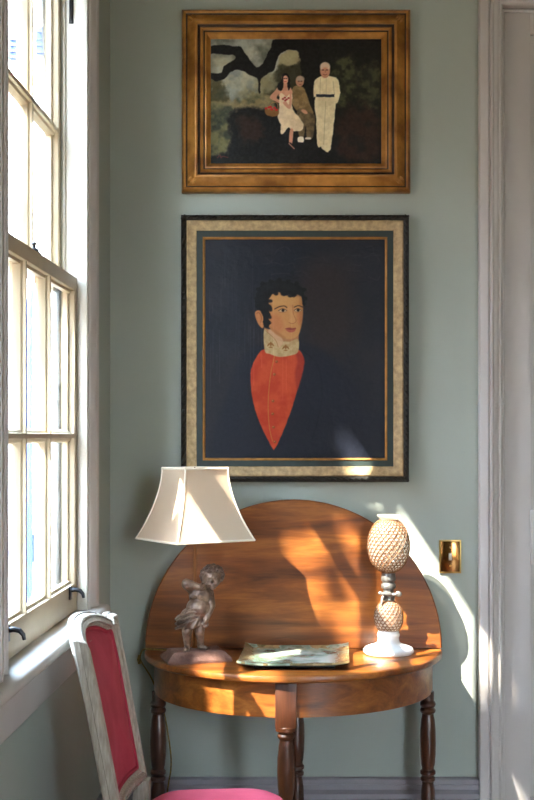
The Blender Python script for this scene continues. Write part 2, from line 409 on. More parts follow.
for n_, (x0, x1) in zip(('fill_window_3',), FW):  # unseen window behind the camera, added as frontal fill light
    b = MB()
    for x in (x0, x1 - .05): b.box(x, x + .05, YF - .10, YF - .04, .35, 2.95, .004)
    for z in (.35, 1.62, 2.87): b.box(x0 + .05, x1 - .05, YF - .10, YF - .04, z, z + .08, .004)
    for i in (1, 2): b.box(x0 + .05 + i * .317 - .012, x0 + .05 + i * .317 + .012, YF - .09, YF - .05, .43, 2.87, .004)
    frame_sweep(b, [(0, 0), (0, .02), (.11, .03), (.12, 0)], [(x0, .3, -1, 0), (x0, 2.95, -1, 1), (x1, 2.95, 1, 1), (x1, .3, 1, 0)], lambda a, c, o_: (a, YF + o_, c))
    b.box(x0 - .14, x1 + .14, YF - .03, YF + .05, .31, .35, .006)
    wn = struct(n_, b, M['window'], angle=25)
    g = MB(); g.box(x0 + .05, x1 - .05, YF - .0708, YF - .0692, .43, 2.87); part('pane', g, M['pane'], wn)

# ------------------------------------------------------------------ pictures: picture pixels -> colour attribute on a fine mesh
class Canvas:
    def __init__(s, x0, y0, x1, y1, res, bg):
        s.x0, s.y0, s.x1, s.y1 = x0, y0, x1, y1
        s.w, s.h = int((x1 - x0) * res), int((y1 - y0) * res)
        s.X, s.Y = np.meshgrid(np.linspace(x0, x1, s.w), np.linspace(y0, y1, s.h))
        s.rng = np.random.RandomState(3)
        s.img = np.zeros((s.h, s.w, 3)); s.img[:] = bg
        s.wob = (s.noise(4, 1), s.noise(4, 2))
    def noise(s, cell, seed, octv=3):
        rg = np.random.RandomState(seed); out = np.zeros((s.h, s.w)); amp = 1
        for o_ in range(octv):
            c = cell / 2 ** o_
            gw, gh = int((s.x1 - s.x0) / c) + 3, int((s.y1 - s.y0) / c) + 3
            g = rg.rand(gh, gw) * 2 - 1
            u = (s.X - s.x0) / c; v = (s.Y - s.y0) / c
            iu, iv = u.astype(int), v.astype(int); fu, fv = u - iu, v - iv
            fu = fu * fu * (3 - 2 * fu); fv = fv * fv * (3 - 2 * fv)
            out += amp * (g[iv, iu] * (1 - fu) * (1 - fv) + g[iv, iu + 1] * fu * (1 - fv) + g[iv + 1, iu] * (1 - fu) * fv + g[iv + 1, iu + 1] * fu * fv); amp *= .5
        return out
    def mask(s, poly, soft=.35, wob=0, smooth=2):
        if smooth: poly = spline(poly)
        X, Y = s.X + s.wob[0] * wob, s.Y + s.wob[1] * wob
        ins = np.zeros(X.shape, bool); d = np.full(X.shape, 1e9)
        k = len(poly)
        for i in range(k):
            (xa, ya), (xb, yb) = poly[i], poly[(i + 1) % k]
            if ya != yb:
                cond = ((ya > Y) != (yb > Y)) & (X < (xb - xa) * (Y - ya) / (yb - ya) + xa); ins ^= cond
            ex, ey = xb - xa, yb - ya; l2 = ex * ex + ey * ey + 1e-12
            t = np.clip(((X - xa) * ex + (Y - ya) * ey) / l2, 0, 1)
            d = np.minimum(d, (X - xa - t * ex) ** 2 + (Y - ya - t * ey) ** 2)
        d = np.sqrt(d); sd = np.where(ins, d, -d)
        return np.clip(sd / (2 * soft) + .5, 0, 1)
    def put(s, m, col, op=1): 
        m = (m * op)[..., None]; s.img = s.img * (1 - m) + np.array(col, float) * m
    def poly(s, pts, col, soft=.35, wob=0, op=1, smooth=2, mottle=0, col2=None, cell=4, seed=5):
        m = s.mask(pts, soft, wob, smooth)
        if col2 is None: s.put(m, col, op)
        else:
            n = np.clip(s.noise(cell, seed) * .8 + .5, 0, 1)[..., None]
            c = np.array(col, float) * (1 - n) + np.array(col2, float) * n
            m = (m * op)[..., None]; s.img = s.img * (1 - m) + c * m
    def ell(s, cx, cy, rx, ry, col, soft=.35, op=1, rot=0, wob=0):
        X, Y = s.X + s.wob[0] * wob, s.Y + s.wob[1] * wob
        c, sn = math.cos(R(rot)), math.sin(R(rot)); u = ((X - cx) * c + (Y - cy) * sn) / rx; v = (-(X - cx) * sn + (Y - cy) * c) / ry
        q = (1 - np.sqrt(u * u + v * v)) * min(rx, ry)
        s.put(np.clip(q / (2 * soft) + .5, 0, 1), col, op)
    def line(s, pts, wd, col, op=1, soft=.3, smooth=2):
        if smooth: pts = spline(pts, 4, False)
        d = np.full(s.X.shape, 1e9)
        for (xa, ya), (xb, yb) in zip(pts[:-1], pts[1:]):
            ex, ey = xb - xa, yb - ya; l2 = ex * ex + ey * ey + 1e-12
            t = np.clip(((s.X - xa) * ex + (s.Y - ya) * ey) / l2, 0, 1)
            d = np.minimum(d, (s.X - xa - t * ex) ** 2 + (s.Y - ya - t * ey) ** 2)
        s.put(np.clip((wd / 2 - np.sqrt(d)) / (2 * soft) + .5, 0, 1), col, op)
    def build(s, name, m_, parent, Y, gain=1.0, sat=1):
        me = bpy.data.meshes.new(name)
        org = wloc(parent)
        X = (s.X - CX) / F * Y - org.x; Z = CZ - (s.Y - CY) / F * Y - org.z
        co = np.stack([X, np.full_like(X, Y - org.y), Z], -1).reshape(-1, 3)
        idx = np.arange(s.w * s.h).reshape(s.h, s.w)
        f = np.stack([idx[1:, :-1], idx[1:, 1:], idx[:-1, 1:], idx[:-1, :-1]], -1).reshape(-1, 4)
        me.from_pydata(co.tolist(), [], f.tolist())
        lin = np.where(s.img / 255 <= .04045, s.img / 255 / 12.92, ((np.clip(s.img, 0, 255) / 255 + .055) / 1.055) ** 2.4) * gain
        at = me.color_attributes.new('paint', 'FLOAT_COLOR', 'POINT')
        at.data.foreach_set('color', np.concatenate([lin.reshape(-1, 3), np.ones((s.w * s.h, 1))], 1).ravel().astype(np.float32))
        me.materials.append(m_)
        o = link(name, me, parent)
        return o

def rect_frame(px0, py0, px1, py1, Yf, prof, mb, sub=None):
    """prof: (inset, out) from the outer back edge inward; pixel rectangle taken at depth Yf"""
    x0, x1, z1, z0 = wx(px0, Yf), wx(px1, Yf), wz(py0, Yf), wz(py1, Yf)
    frame_sweep(mb, prof, [(x0, z0, 1, 1), (x1, z0, -1, 1), (x1, z1, -1, -1), (x0, z1, 1, -1)], lambda a, c, o_: (a, YW - .004 - o_, c), True)
    return x0, x1, z0, z1

# family group under a tree, gilt frame
Yf = 4.075
u = 1 / (F / Yf)                                             # metres per pixel at the frame
pic = thing('framed_painting', 'gilt framed painting of a seated couple and standing man, hung highest on the wall', 'painting', ((wx(181.5, Yf) + wx(410.5, Yf)) / 2, YW - .004, wz(192, Yf)))
def seg_frame(name, profs, rect, mats, parent, label=None):
    b = MB()
    for i, pr in enumerate(profs): b.mi = i if len(mats) > 1 else 0; rect_frame(*rect, Yf, pr, b)
    return part(name, b, mats, parent, 30, label)
def closed(pts, back=.0): return pts + [(pts[-1][0], back), (pts[0][0], back)]
P = [(0, .022), (1, .03), (3, .036), (4.5, .034)]
G1 = closed([(k * u, o_) for k, o_ in P])
D1 = closed([(k * u, o_) for k, o_ in [(4.5, .03), (6, .028)]])
G2 = closed([(k * u, o_) for k, o_ in [(6, .03), (8, .036), (11, .044), (14, .05), (15.5, .05), (16.5, .046)]])
D2 = closed([(k * u, o_) for k, o_ in [(16.5, .04), (19, .036)]])
G3 = closed([(k * u, o_) for k, o_ in [(19, .038), (20.5, .042), (22, .04)]])
D3 = closed([(k * u, o_) for k, o_ in [(22, .032), (23.5, .03)]])
rc = (181.5, 9, 410.5, 192)
b = MB()
for i, pr in enumerate([G1, D1, G2, D2, G3, D3]):
    b.mi = i % 2; rect_frame(*rc, Yf, pr, b)
for sx_ in (0, 1):                                            # small leaf ornaments on the mitred corners
    for sz_ in (0, 1):
        cx_ = (wx(rc[0], Yf) + 11 * u, wx(rc[2], Yf) - 11 * u)[sx_]; cz_ = (wz(rc[3], Yf) + 11 * u, wz(rc[1], Yf) - 11 * u)[sz_]
        b.mi = 0
        for k in (-1, 0, 1):
            dx, dz = (1, -1)[sx_], (1, -1)[sz_]
            b.ell((cx_ + dx * k * .006, YW - .05, cz_ - dz * k * .006), (.009, .003, .004), Matrix.Rotation(-math.atan2(dz, dx), 3, 'Y'), 10, 6)
part('frame', b, [M['gilt'], M['giltdark']], pic, 30)
b = MB(); rect_frame(*rc, Yf, closed([(k * u, o_) for k, o_ in [(23.5, .033), (25, .034), (28, .022), (29, .02)]]), b); part('inner_slip', b, M['gilt'], pic, 30)
Yc = YW - .02
cv = Canvas(208.5, 36.5, 383, 167, 2.1, (22, 22, 22))
Z4 = lambda pts: [(205 + x / 5.62, 35 + y / 5.62) for x, y in pts]
Z5 = lambda pts: [(260 + x / 4.272, 55 + y / 4.272) for x, y in pts]
cv.poly(Z4([(20, 10), (640, 10), (640, 330), (400, 420), (20, 430)]), (86, 88, 76), .8, 0, 1, 0, col2=(150, 150, 136), cell=14, seed=11)
cv.poly(Z4([(30, 290), (330, 250), (560, 380), (560, 420), (30, 440)]), (120, 104, 66), 3, 2, .8, 2, col2=(66, 66, 46), cell=5, seed=12)
cv.poly(Z4([(110, 200), (270, 220), (330, 300), (220, 350), (100, 370)]), (150, 146, 124), 3, 2, .8, 2, col2=(104, 112, 108), cell=6, seed=13)
cv.poly(Z4([(30, 260), (90, 260), (130, 380), (30, 390)]), (62, 58, 34), 2, 2, .9)
cv.poly(Z4([(30, 370), (330, 395), (430, 400), (430, 425), (30, 425)]), (134, 118, 84), 1.5, 1.5, .7)
cv.poly(Z4([(30, 410), (170, 425), (130, 650), (30, 700)]), (104, 100, 66), 2, 2, .9, 2, col2=(52, 56, 44), cell=7, seed=15)
cv.poly(Z4([(130, 470), (200, 410), (340, 420), (480, 560), (620, 640), (980, 640), (980, 760), (20, 760), (20, 690), (150, 640)]), (20, 20, 21), 2, 1.5, 1)
cv.poly(Z4([(560, 10), (1000, 10), (1000, 560), (840, 560), (560, 600), (400, 430), (430, 180), (530, 100)]), (20, 19, 16), 1.5, 1, 1)
cv.poly(Z4([(420, 130), (470, 85), (525, 100), (530, 160), (480, 170), (420, 190)]), (138, 130, 96), 1.2, 1, .95)
cv.poly(Z4([(400, 190), (440, 160), (490, 175), (530, 150), (550, 260), (470, 330), (330, 330)]), (50, 48, 32), 1.5, 1.6, .9)
cv.poly(Z4([(330, 230), (390, 215), (400, 290), (350, 320), (300, 300)]), (134, 130, 104), 2.5, 1.6, .7)
for a_, c_, rx, ry, cl, op in ((200, 60, 60, 26, (150, 152, 140), .8), (250, 110, 44, 40, (166, 162, 142), .7), (120, 60, 50, 12, (120, 124, 118), .8), (90, 150, 60, 28, (146, 140, 116), .7), (200, 270, 60, 34, (158, 154, 134), .6), (150, 320, 50, 30, (134, 140, 136), .7), (260, 330, 60, 14, (112, 104, 70), .7), (330, 270, 40, 30, (120, 112, 80), .6), (470, 130, 40, 30, (150, 142, 106), .6), (90, 330, 30, 30, (54, 56, 40), .8), (230, 220, 30, 16, (176, 168, 140), .6)):
    x_, y_ = Z4([(a_, c_)])[0]; cv.ell(x_, y_, rx / 5.62, ry / 5.62, cl, 3, op, wob=2)
# the limb and trunk
cv.poly(Z4([(25, 65), (90, 55), (170, 65), (205, 70), (240, 120), (290, 180), (330, 150), (370, 70), (400, 20), (560, 5), (660, 120), (600, 300), (548, 260), (538, 180), (534, 120), (515, 90), (470, 84), (430, 100), (404, 140), (384, 200), (320, 245), (310, 320), (300, 320), (297, 250), (250, 225), (190, 195), (150, 205), (110, 245), (60, 260), (28, 240), (28, 215), (90, 215), (105, 175), (165, 140), (160, 115), (60, 105), (25, 105)]), (17, 16, 15), .5, .5, 1, 2)
# dim trees at right
cv.poly(Z5([(320, 30), (400, 20), (410, 160), (340, 220), (300, 140)]), (74, 76, 48), 3, 3, .75, 2, col2=(30, 32, 22), cell=5, seed=21)
cv.poly(Z5([(420, 60), (510, 40), (510, 200), (430, 210)]), (70, 70, 46), 3, 3, .75, 2, col2=(28, 30, 22), cell=6, seed=22)
cv.poly(Z5([(360, 230), (500, 240), (500, 440), (340, 420)]), (52, 34, 26), 4, 3, .7, 2, col2=(26, 20, 18), cell=8, seed=23)
cv.poly(Z4([(190, 450), (320, 500), (300, 590), (210, 580)]), (48, 32, 26), 4, 3, .7)
cv.line(Z4([(70, 690), (85, 675), (90, 690), (100, 682), (128, 688)]), .9, (96, 40, 34), .7)
# standing man
cv.poly(Z5([(238, 175), (318, 172), (322, 230), (300, 405), (268, 400), (262, 390), (246, 385), (240, 280)]), (206, 192, 156), .4, .3, 1, 1, col2=(192, 176, 138), cell=4, seed=31)
cv.line(Z5([(280, 200), (276, 300), (272, 385)]), .5, (140, 124, 90), .7)
cv.poly(Z5([(258, 92), (300, 90), (332, 105), (342, 165), (330, 205), (318, 200), (316, 178), (240, 180), (230, 175), (232, 115)]), (212, 198, 162), .4, .3, 1, 1, col2=(200, 184, 146), cell=4, seed=32)
cv.line(Z5([(258, 100), (256, 170)]), .5, (150, 134, 98), .7); cv.line(Z5([(312, 112), (318, 170)]), .6, (150, 134, 98), .7); cv.line(Z5([(283, 100), (283, 168)]), .4, (160, 146, 110), .7)
cv.poly(Z5([(240, 168), (318, 168), (318, 180), (240, 180)]), (24, 26, 34), .3, .2, 1, 0)
cv.ell(*Z5([(278, 66)])[0], 5, 7.6, (168, 118, 92)); cv.ell(*Z5([(278, 50)])[0], 5, 4.6, (186, 164, 138), .6); cv.ell(*Z5([(278, 72)])[0], 3.6, 4.6, (180, 126, 98), .8)
for ex in (269, 286): cv.ell(*Z5([(ex, 64)])[0], 1.1, .6, (66, 42, 36))
cv.line(Z5([(270, 82), (278, 85), (286, 82)]), .6, (104, 52, 46), .9); cv.line(Z5([(278, 64), (280, 74)]), .5, (128, 82, 64), .8)
cv.poly(Z5([(262, 385), (300, 388), (298, 408), (270, 404)]), (196, 184, 150), .4)
# seated man in tan
cv.poly(Z5([(140, 140), (165, 132), (190, 145), (215, 215), (228, 250), (205, 262), (160, 240), (130, 190)]), (134, 110, 72), .4, .3, 1, 1, col2=(104, 84, 54), cell=4, seed=33)
cv.poly(Z5([(160, 235), (210, 245), (234, 265), (226, 350), (200, 355), (196, 300), (185, 355), (165, 345)]), (100, 84, 58), .4, .3, 1, 1, col2=(72, 60, 42), cell=4, seed=34)
cv.ell(*Z5([(170, 112)])[0], 4.1, 5.4, (160, 114, 90)); cv.ell(*Z5([(172, 102)])[0], 4.1, 2.8, (150, 130, 112), .6)
for ex in (166, 177): cv.ell(*Z5([(ex, 112)])[0], .9, .5, (58, 40, 34))
cv.line(Z5([(168, 126), (176, 126)]), .6, (110, 56, 50), .9)
cv.ell(*Z5([(190, 242)])[0], 3.6, 1.8, (176, 128, 100), rot=30)
cv.poly(Z5([(162, 352), (184, 350), (186, 372), (164, 374)]), (216, 206, 186), .4); cv.line(Z5([(160, 374), (184, 376)]), 1, (24, 22, 24), 1); cv.poly(Z5([(196, 352), (216, 352), (216, 360), (194, 360)]), (190, 180, 160), .4)
# seated woman in a pale dress
cv.poly(Z5([(96, 80), (118, 85), (128, 110), (128, 145), (110, 155), (80, 150), (76, 125), (90, 110)]), (20, 18, 20), .5, .4, 1, 2)
cv.poly(Z5([(78, 135), (92, 140), (80, 165), (72, 185), (100, 200), (98, 212), (60, 195), (42, 180), (66, 150)]), (176, 126, 102), .4)
cv.poly(Z5([(86, 146), (128, 140), (136, 168), (84, 180)]), (184, 134, 108), .4)
cv.poly(Z5([(84, 168), (96, 164), (112, 178), (128, 162), (138, 172), (140, 230), (182, 285), (180, 320), (140, 325), (122, 310), (100, 335), (90, 335), (88, 300), (76, 265), (82, 225)]), (206, 186, 154), .4, .4, 1, 1, col2=(192, 170, 138), cell=4, seed=35)
cv.poly(Z5([(128, 145), (134, 150), (134, 215), (122, 230), (98, 205), (110, 198), (124, 210)]), (182, 130, 106), .4)
cv.poly(Z5([(101, 118), (116, 118), (118, 152), (98, 152)]), (176, 124, 100), .4, smooth=0)
cv.ell(*Z5([(108, 100)])[0], 3.7, 5.0, (196, 142, 118))
cv.poly(Z5([(92, 104), (94, 88), (102, 79), (112, 78), (122, 86), (126, 104), (128, 140), (121, 150), (118, 128), (119, 104), (115, 91), (104, 90), (99, 100), (99, 120), (94, 150), (80, 150), (74, 132), (86, 120)]), (16, 14, 15), .4, .3)
for ex in (104, 113): cv.ell(*Z5([(ex, 100)])[0], .9, .5, (48, 30, 30))
cv.line(Z5([(104, 114), (112, 114)]), .7, (150, 50, 48), 1)
cv.poly(Z5([(128, 320), (142, 320), (138, 375), (132, 385), (124, 375)]), (180, 128, 102), .4); cv.poly(Z5([(120, 378), (134, 376), (148, 404), (136, 406)]), (30, 24, 26), .4); cv.line(Z5([(124, 378), (146, 400)]), .8, (180, 130, 108), 1)
for fx, fy in ((98, 188), (106, 182), (114, 190), (122, 184), (108, 194)): cv.ell(*Z5([(fx, fy)])[0], 1.1, .9, (136, 34, 38))
cv.poly(Z5([(24, 232), (78, 236), (72, 262), (30, 256)]), (112, 78, 42), .4, .3, 1, 1); cv.line(Z5([(36, 232), (50, 205), (72, 205), (78, 236)]), .7, (150, 110, 70), .9)
for fx, fy in ((26, 228), (38, 224), (50, 232), (62, 226), (70, 234), (46, 222)): cv.ell(*Z5([(fx, fy)])[0], 1.4, 1.1, (170, 34, 36))
cv.img += cv.noise(2.2, 40)[..., None] * 5
cv.build('canvas', M['oil1'], pic, Yc, 1.5)

# portrait of a man in a high collar and red waistcoat
prt = thing('framed_portrait', 'dark portrait of a man in red waistcoat, black and gold frame, hung above the table', 'painting', ((wx(181, Yf) + wx(409, Yf)) / 2, YW - .004, wz(482, Yf)))
rc = (181, 215, 409, 482)
b = MB(); rect_frame(*rc, Yf, closed([(k * u, o_) for k, o_ in [(0, .03), (1, .038), (3, .042), (5, .038), (5.8, .034)]]), b)
x0, x1, z0, z1 = wx(rc[0], Yf), wx(rc[2], Yf), wz(rc[3], Yf), wz(rc[1], Yf)
nx, nz = 38, 44
for k in range(nx):                                            # twisting carved leaves along the edge
    xx = x0 + (k + .5) / nx * (x1 - x0)
    for zz, s_ in ((z0 + 2.8 * u, 1), (z1 - 2.8 * u, -1)):
        b.ell((xx, YW - .044, zz), (.0115, .007, .0042), Matrix.Rotation(R(28 * s_), 3, 'Y'), 10, 6)
for k in range(nz):
    zz = z0 + (k + .5) / nz * (z1 - z0)
    for xx, s_ in ((x0 + 2.8 * u, 1), (x1 - 2.8 * u, -1)):
        b.ell((xx, YW - .044, zz), (.0042, .007, .0115), Matrix.Rotation(R(28 * s_), 3, 'Y'), 10, 6)
part('carved_edge', b, M['carved'], prt, 40, 'black carved outer edge of the portrait frame')
b = MB(); rect_frame(*rc, Yf, closed([(k * u, o_) for k, o_ in [(5.8, .036), (7, .038), (13.5, .028), (15, .027), (15.6, .024)]]), b); part('gold_band', b, M['goldband'], prt, 30, 'worn gold band of the portrait frame')
b = MB(); rect_frame(*rc, Yf, closed([(k * u, o_) for k, o_ in [(15.6, .024), (21.6, .02)]]), b); part('liner', b, M['green'], prt, 30, 'dark green liner of the portrait frame')
b = MB(); rect_frame(*rc, Yf, closed([(k * u, o_) for k, o_ in [(21.6, .022), (22.4, .024), (23.4, .022), (24, .018)]]), b); part('fillet', b, M['fillet'], prt, 30, 'thin gilt fillet inside the green liner')
cv = Canvas(204, 238, 386.2, 460.2, 2.0, (37, 39, 48))
V6 = lambda pts: [(240 + x / 6.675, 270 + y / 6.675) for x, y in pts]
V8 = lambda pts: [(230 + x / 5.93, 340 + y / 5.93) for x, y in pts]
n = cv.noise(30, 50)[..., None]; cv.img += n * np.array((6, 4, 2))
rg0 = np.random.RandomState(9)
for _ in range(46):
    x_, y_ = 262 + rg0.rand() * 112, 246 + rg0.rand() * 36; cv.line([(x_, y_), (x_ + 3 + rg0.rand() * 6, y_ + rg0.randn() * 2), (x_ + 7 + rg0.rand() * 12, y_ + rg0.randn() * 3)], .8, (60, 62, 70) if rg0.rand() < .6 else (24, 26, 34), .55, .4)
cv.poly([(300, 270), (350, 270), (350, 345), (308, 345)], (52, 44, 44), 12, 0, .8)
cv.poly([(240, 360), (262, 345), (300, 343), (330, 356), (356, 390), (366, 462), (222, 462), (226, 400)], (32, 36, 49), 3, .5, .85)
cv.line([(302, 350), (318, 366), (322, 400), (312, 440)], 1, (22, 25, 36), .7, .8)
# waistcoat
cv.poly(V8([(205, 55), (160, 95), (126, 170), (124, 270), (140, 380), (180, 500), (250, 640), (264, 645), (290, 600), (340, 480), (390, 330), (430, 190), (438, 110), (400, 55), (300, 80)]), (216, 84, 46), .5, .2, 1, 2, col2=(200, 66, 38), cell=10, seed=51)
cv.poly(V8([(390, 70), (440, 110), (430, 200), (400, 300), (385, 200), (400, 130)]), (150, 42, 36), 1.2, 0, .6)
cv.line(V8([(265, 95), (245, 180), (232, 280), (226, 400), (234, 520), (252, 600)]), .7, (206, 140, 62), .9)
for bx, by in ((276, 128), (263, 204), (255, 362), (253, 438), (258, 517), (266, 604)):
    cv.ell(*V8([(bx, by)])[0], 1.5, 1.4, (150, 84, 42), .35); cv.ell(*V8([(bx - 3, by - 3)])[0], .6, .5, (210, 140, 76), .3)
# neck, collar
cv.poly(V6([(160, 385), (300, 430), (392, 420), (390, 500), (170, 450)]), (186, 128, 84), .6, smooth=0)
cv.poly(V6([(160, 400), (200, 430), (260, 470), (330, 478), (388, 462), (388, 545), (340, 570), (260, 580), (200, 560), (165, 540)]), (212, 184, 134), .5, .1, 1, 2, col2=(192, 160, 112), cell=3, seed=53)
cv.poly(V6([(200, 395), (250, 420), (290, 480), (255, 520), (235, 480), (190, 420)]), (222, 178, 138), .6, 0, .85); cv.line(V6([(170, 405), (235, 465), (255, 515)]), .6, (150, 112, 66), .8)
for cx_, cy_ in ((205, 500), (305, 520)):                      # gold sprays on the collar
    for dx, dy, rx, ry, rt in ((0, -6, 7, 15, 0), (-14, -2, 5, 13, 40), (14, -2, 5, 13, -40), (0, 16, 12, 4, 0)):
        a_, c_ = V6([(cx_ + dx, cy_ + dy)])[0]; cv.ell(a_, c_, rx / 6.675, ry / 6.675, (150, 96, 40), .3, .9, rt)
# face
cv.poly(V6([(185, 190), (240, 150), (330, 160), (400, 165), (416, 210), (418, 300), (405, 390), (385, 440), (340, 462), (290, 455), (230, 420), (190, 370), (178, 280)]), (214, 152, 92), .6, .1, 1, 2)
cv.poly(V6([(190, 300), (260, 300), (290, 380), (250, 420), (205, 380)]), (206, 122, 80), 2.4, 0, .6)
cv.poly(V6([(380, 290), (416, 280), (410, 350), (388, 360)]), (206, 120, 80), 1.2, 0, .6)
cv.poly(V6([(210, 180), (330, 170), (380, 200), (330, 235), (230, 235)]), (224, 166, 102), 1.8, 0, .8)
cv.poly(V6([(190, 370), (240, 425), (300, 458), (290, 440), (230, 400)]), (176, 112, 68), 1.2, 0, .7)
cv.poly(V6([(400, 180), (420, 200), (418, 300), (404, 390), (398, 300)]), (182, 116, 70), 1.0, 0, .6)
cv.poly(V6([(318, 250), (345, 250), (372, 340), (352, 358), (325, 352), (332, 320)]), (224, 164, 106), .9, 0, .7); cv.line(V6([(352, 235), (356, 290), (374, 335), (366, 352), (345, 358), (326, 350)]), .5, (156, 92, 58), .8)
cv.poly(V6([(300, 392), (330, 384), (350, 388), (372, 386), (370, 396), (338, 402)]), (150, 66, 56), .4, 0, .95); cv.poly(V6([(305, 398), (340, 402), (370, 396), (360, 412), (330, 416)]), (186, 92, 76), .4, 0, .95)
cv.line(V6([(232, 260), (262, 245), (295, 240), (312, 250)]), 1.0, (52, 34, 26), .9, .35); cv.line(V6([(362, 248), (390, 238), (420, 248)]), 1.0, (52, 34, 26), .9, .35)
for ex, ey, w_ in ((285, 270, 4.2), (386, 268, 3.6)):
    a_, c_ = V6([(ex, ey)])[0]
    cv.ell(a_, c_, w_, 1.7, (214, 178, 138), .3); cv.ell(a_ + .3, c_, 1.5, 1.5, (40, 26, 22), .3); cv.line([(a_ - w_, c_ + .2), (a_, c_ - 1.8), (a_ + w_, c_ + .2)], .6, (62, 36, 28), .95); cv.line([(a_ - w_ + .6, c_ + 1.4), (a_, c_ + 2.1), (a_ + w_ - .8, c_ + 1.2)], .4, (140, 84, 56), .8)
cv.poly(V6([(100, 285), (115, 270), (140, 275), (155, 310), (158, 370), (150, 388), (125, 365), (105, 320)]), (210, 138, 84), .5); cv.line(V6([(112, 290), (125, 285), (142, 310), (140, 350)]), .8, (150, 84, 52), .8)
# hair with curls
cv.poly(V6([(110, 255), (105, 180), (130, 110), (190, 80), (270, 70), (350, 85), (410, 110), (432, 160), (434, 230), (418, 235), (412, 190), (395, 165), (370, 165), (345, 180), (330, 160), (300, 170), (270, 150), (240, 152), (215, 165), (196, 190), (192, 225), (208, 250), (190, 270), (205, 300), (186, 320), (200, 345), (185, 385), (160, 370), (152, 310), (140, 272)]), (22, 22, 26), .5, .8, 1, 2)
for hx, hy in ((150, 140), (190, 110), (240, 100), (300, 110), (350, 120), (400, 150), (140, 200), (170, 240)): cv.ell(*V6([(hx, hy)])[0], 4, 3, (34, 34, 38), 1.5, .5, wob=1)
for hx, hy in ((120, 130), (150, 92), (205, 76), (262, 66), (322, 74), (380, 88), (425, 130), (436, 190), (112, 190), (118, 240), (240, 158), (286, 158), (330, 172), (362, 170), (200, 205), (198, 262), (196, 312), (190, 352)):
    a_, c_ = V6([(hx, hy)])[0]; cv.ell(a_, c_, 2.4, 2.0, (20, 20, 24), .6, .9, wob=.6)
cv.img += cv.noise(1.6, 60, 2)[..., None] * 2.5 + (cv.noise(60, 61, 1) * 0)[..., None]
# fine vertical age streaks at left, part of the old varnish
st = np.zeros(cv.X.shape)
rg = np.random.RandomState(5)
for _ in range(60):
    xx = 206 + rg.rand() ** 1.4 * 90; ya = 260 + rg.rand() * 120; ln = 10 + rg.rand() * 50
    st += np.exp(-((cv.X - xx) / .35) ** 2) * (np.abs(cv.Y - ya) < ln / 2) * rg.rand()
cv.img += np.clip(st, 0, 1)[..., None] * np.array((16, 16, 17))
cv.build('canvas', M['oil2'], prt, YW - .02, .72)

# ------------------------------------------------------------------ demilune card table with its leaf raised against the wall
YH = 4.058                                     # hinge line / wall side of the fixed top
TCX, TR = wx(293.5, 4.045), .474
tb = thing('card_table', 'half round cherry wood card table with its leaf raised against the wall', 'table', (TCX, 3.85, 0))
def halfdisc(r, n=64): return [(TCX + r * math.cos(math.pi * k / n), r * math.sin(math.pi * k / n)) for k in range(n + 1)]
def disc_solid(mb, r, lo_prof, fn, n=72):
    """stacked half discs: lo_prof = (inset, height) list"""
    loops = [[fn(x, y, h) for x, y in halfdisc(r - i_, n)] for i_, h in lo_prof]
    mb.loft(loops, True, True)
ep = [(.006, 0), (.001, .004), (0, .009), (0, .014), (.002, .0195), (.006, .022), (.01, .0225)]
b = MB(); disc_solid(b, TR, ep, lambda x, y, h: (x, YH - y, ZT - .0225 + h)); part('top', b, M['table'], tb, 30)
b = MB(); disc_solid(b, TR, [(.004, 0), (0, .004), (0, .016), (.004, .02)], lambda x, y, h: (x, YH - .002 - h + .001, ZT + .003 + y)); part('leaf', b, M['leaf'], tb, 30)
AZ0, AZ1, AR = .635, ZT - .0225, TR - .03
b = MB()
N = 64; outer = [(TCX + AR * math.cos(math.pi * k / N), YH - AR * math.sin(math.pi * k / N)) for k in range(N + 1)]; inner = [(TCX + (AR - .02) * math.cos(math.pi * k / N), YH - (AR - .02) * math.sin(math.pi * k / N)) for k in range(N + 1)]
b.loft([[(*outer[k], AZ0), (*outer[k], AZ1), (*inner[k], AZ1), (*inner[k], AZ0)] for k in range(N + 1)])
b.box(TCX - AR, TCX + AR, YH - .022, YH, AZ0, AZ1)
ap = part('apron', b, M['table'], tb, 30)
def leg(x, y, m_, block=True, sw=0):
    b = MB()
    if block:
        n = 26; b.box(x - .031, x + .031, y - .022, y + .022, .605, AZ1, .003)
        b.lathe((x, y, 0), [(.03, .596), (.031, .606)], 24)
    prof = [(.010, 0), (.013, .01), (.014, .04), (.017, .1), (.0215, .2), (.024, .28), (.022, .33), (.018, .352), (.019, .358), (.0235, .363), (.0235, .37), (.0195, .374), (.0195, .378), (.0245, .383), (.0245, .391), (.0195, .396), (.019, .403), (.0215, .41), (.0245, .44), (.0258, .48), (.0248, .52), (.0215, .552), (.0185, .565), (.0185, .57), (.0235, .575), (.025, .581), (.023, .587), (.02, .59), (.0235, .594), (.0255, .6), (.024, .606), (.02, .612), (.02, .64)]
    b.lathe((x, y, 0), prof, 28)
    return part('leg', b, m_, tb, 29)
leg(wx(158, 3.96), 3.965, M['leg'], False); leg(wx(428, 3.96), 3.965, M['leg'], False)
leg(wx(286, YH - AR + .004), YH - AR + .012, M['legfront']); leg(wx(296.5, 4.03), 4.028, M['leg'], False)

# ------------------------------------------------------------------ cherub lamp
LX, LY = wx(196, 3.845), 3.845
k_ = 1 / (F / 3.865)
lamp = thing('table_lamp', 'bronze cherub table lamp with flared square cream shade', 'lamp', (LX, LY, ZT))
def lp(x, y, z): return (LX + x, LY + y, ZT + z)
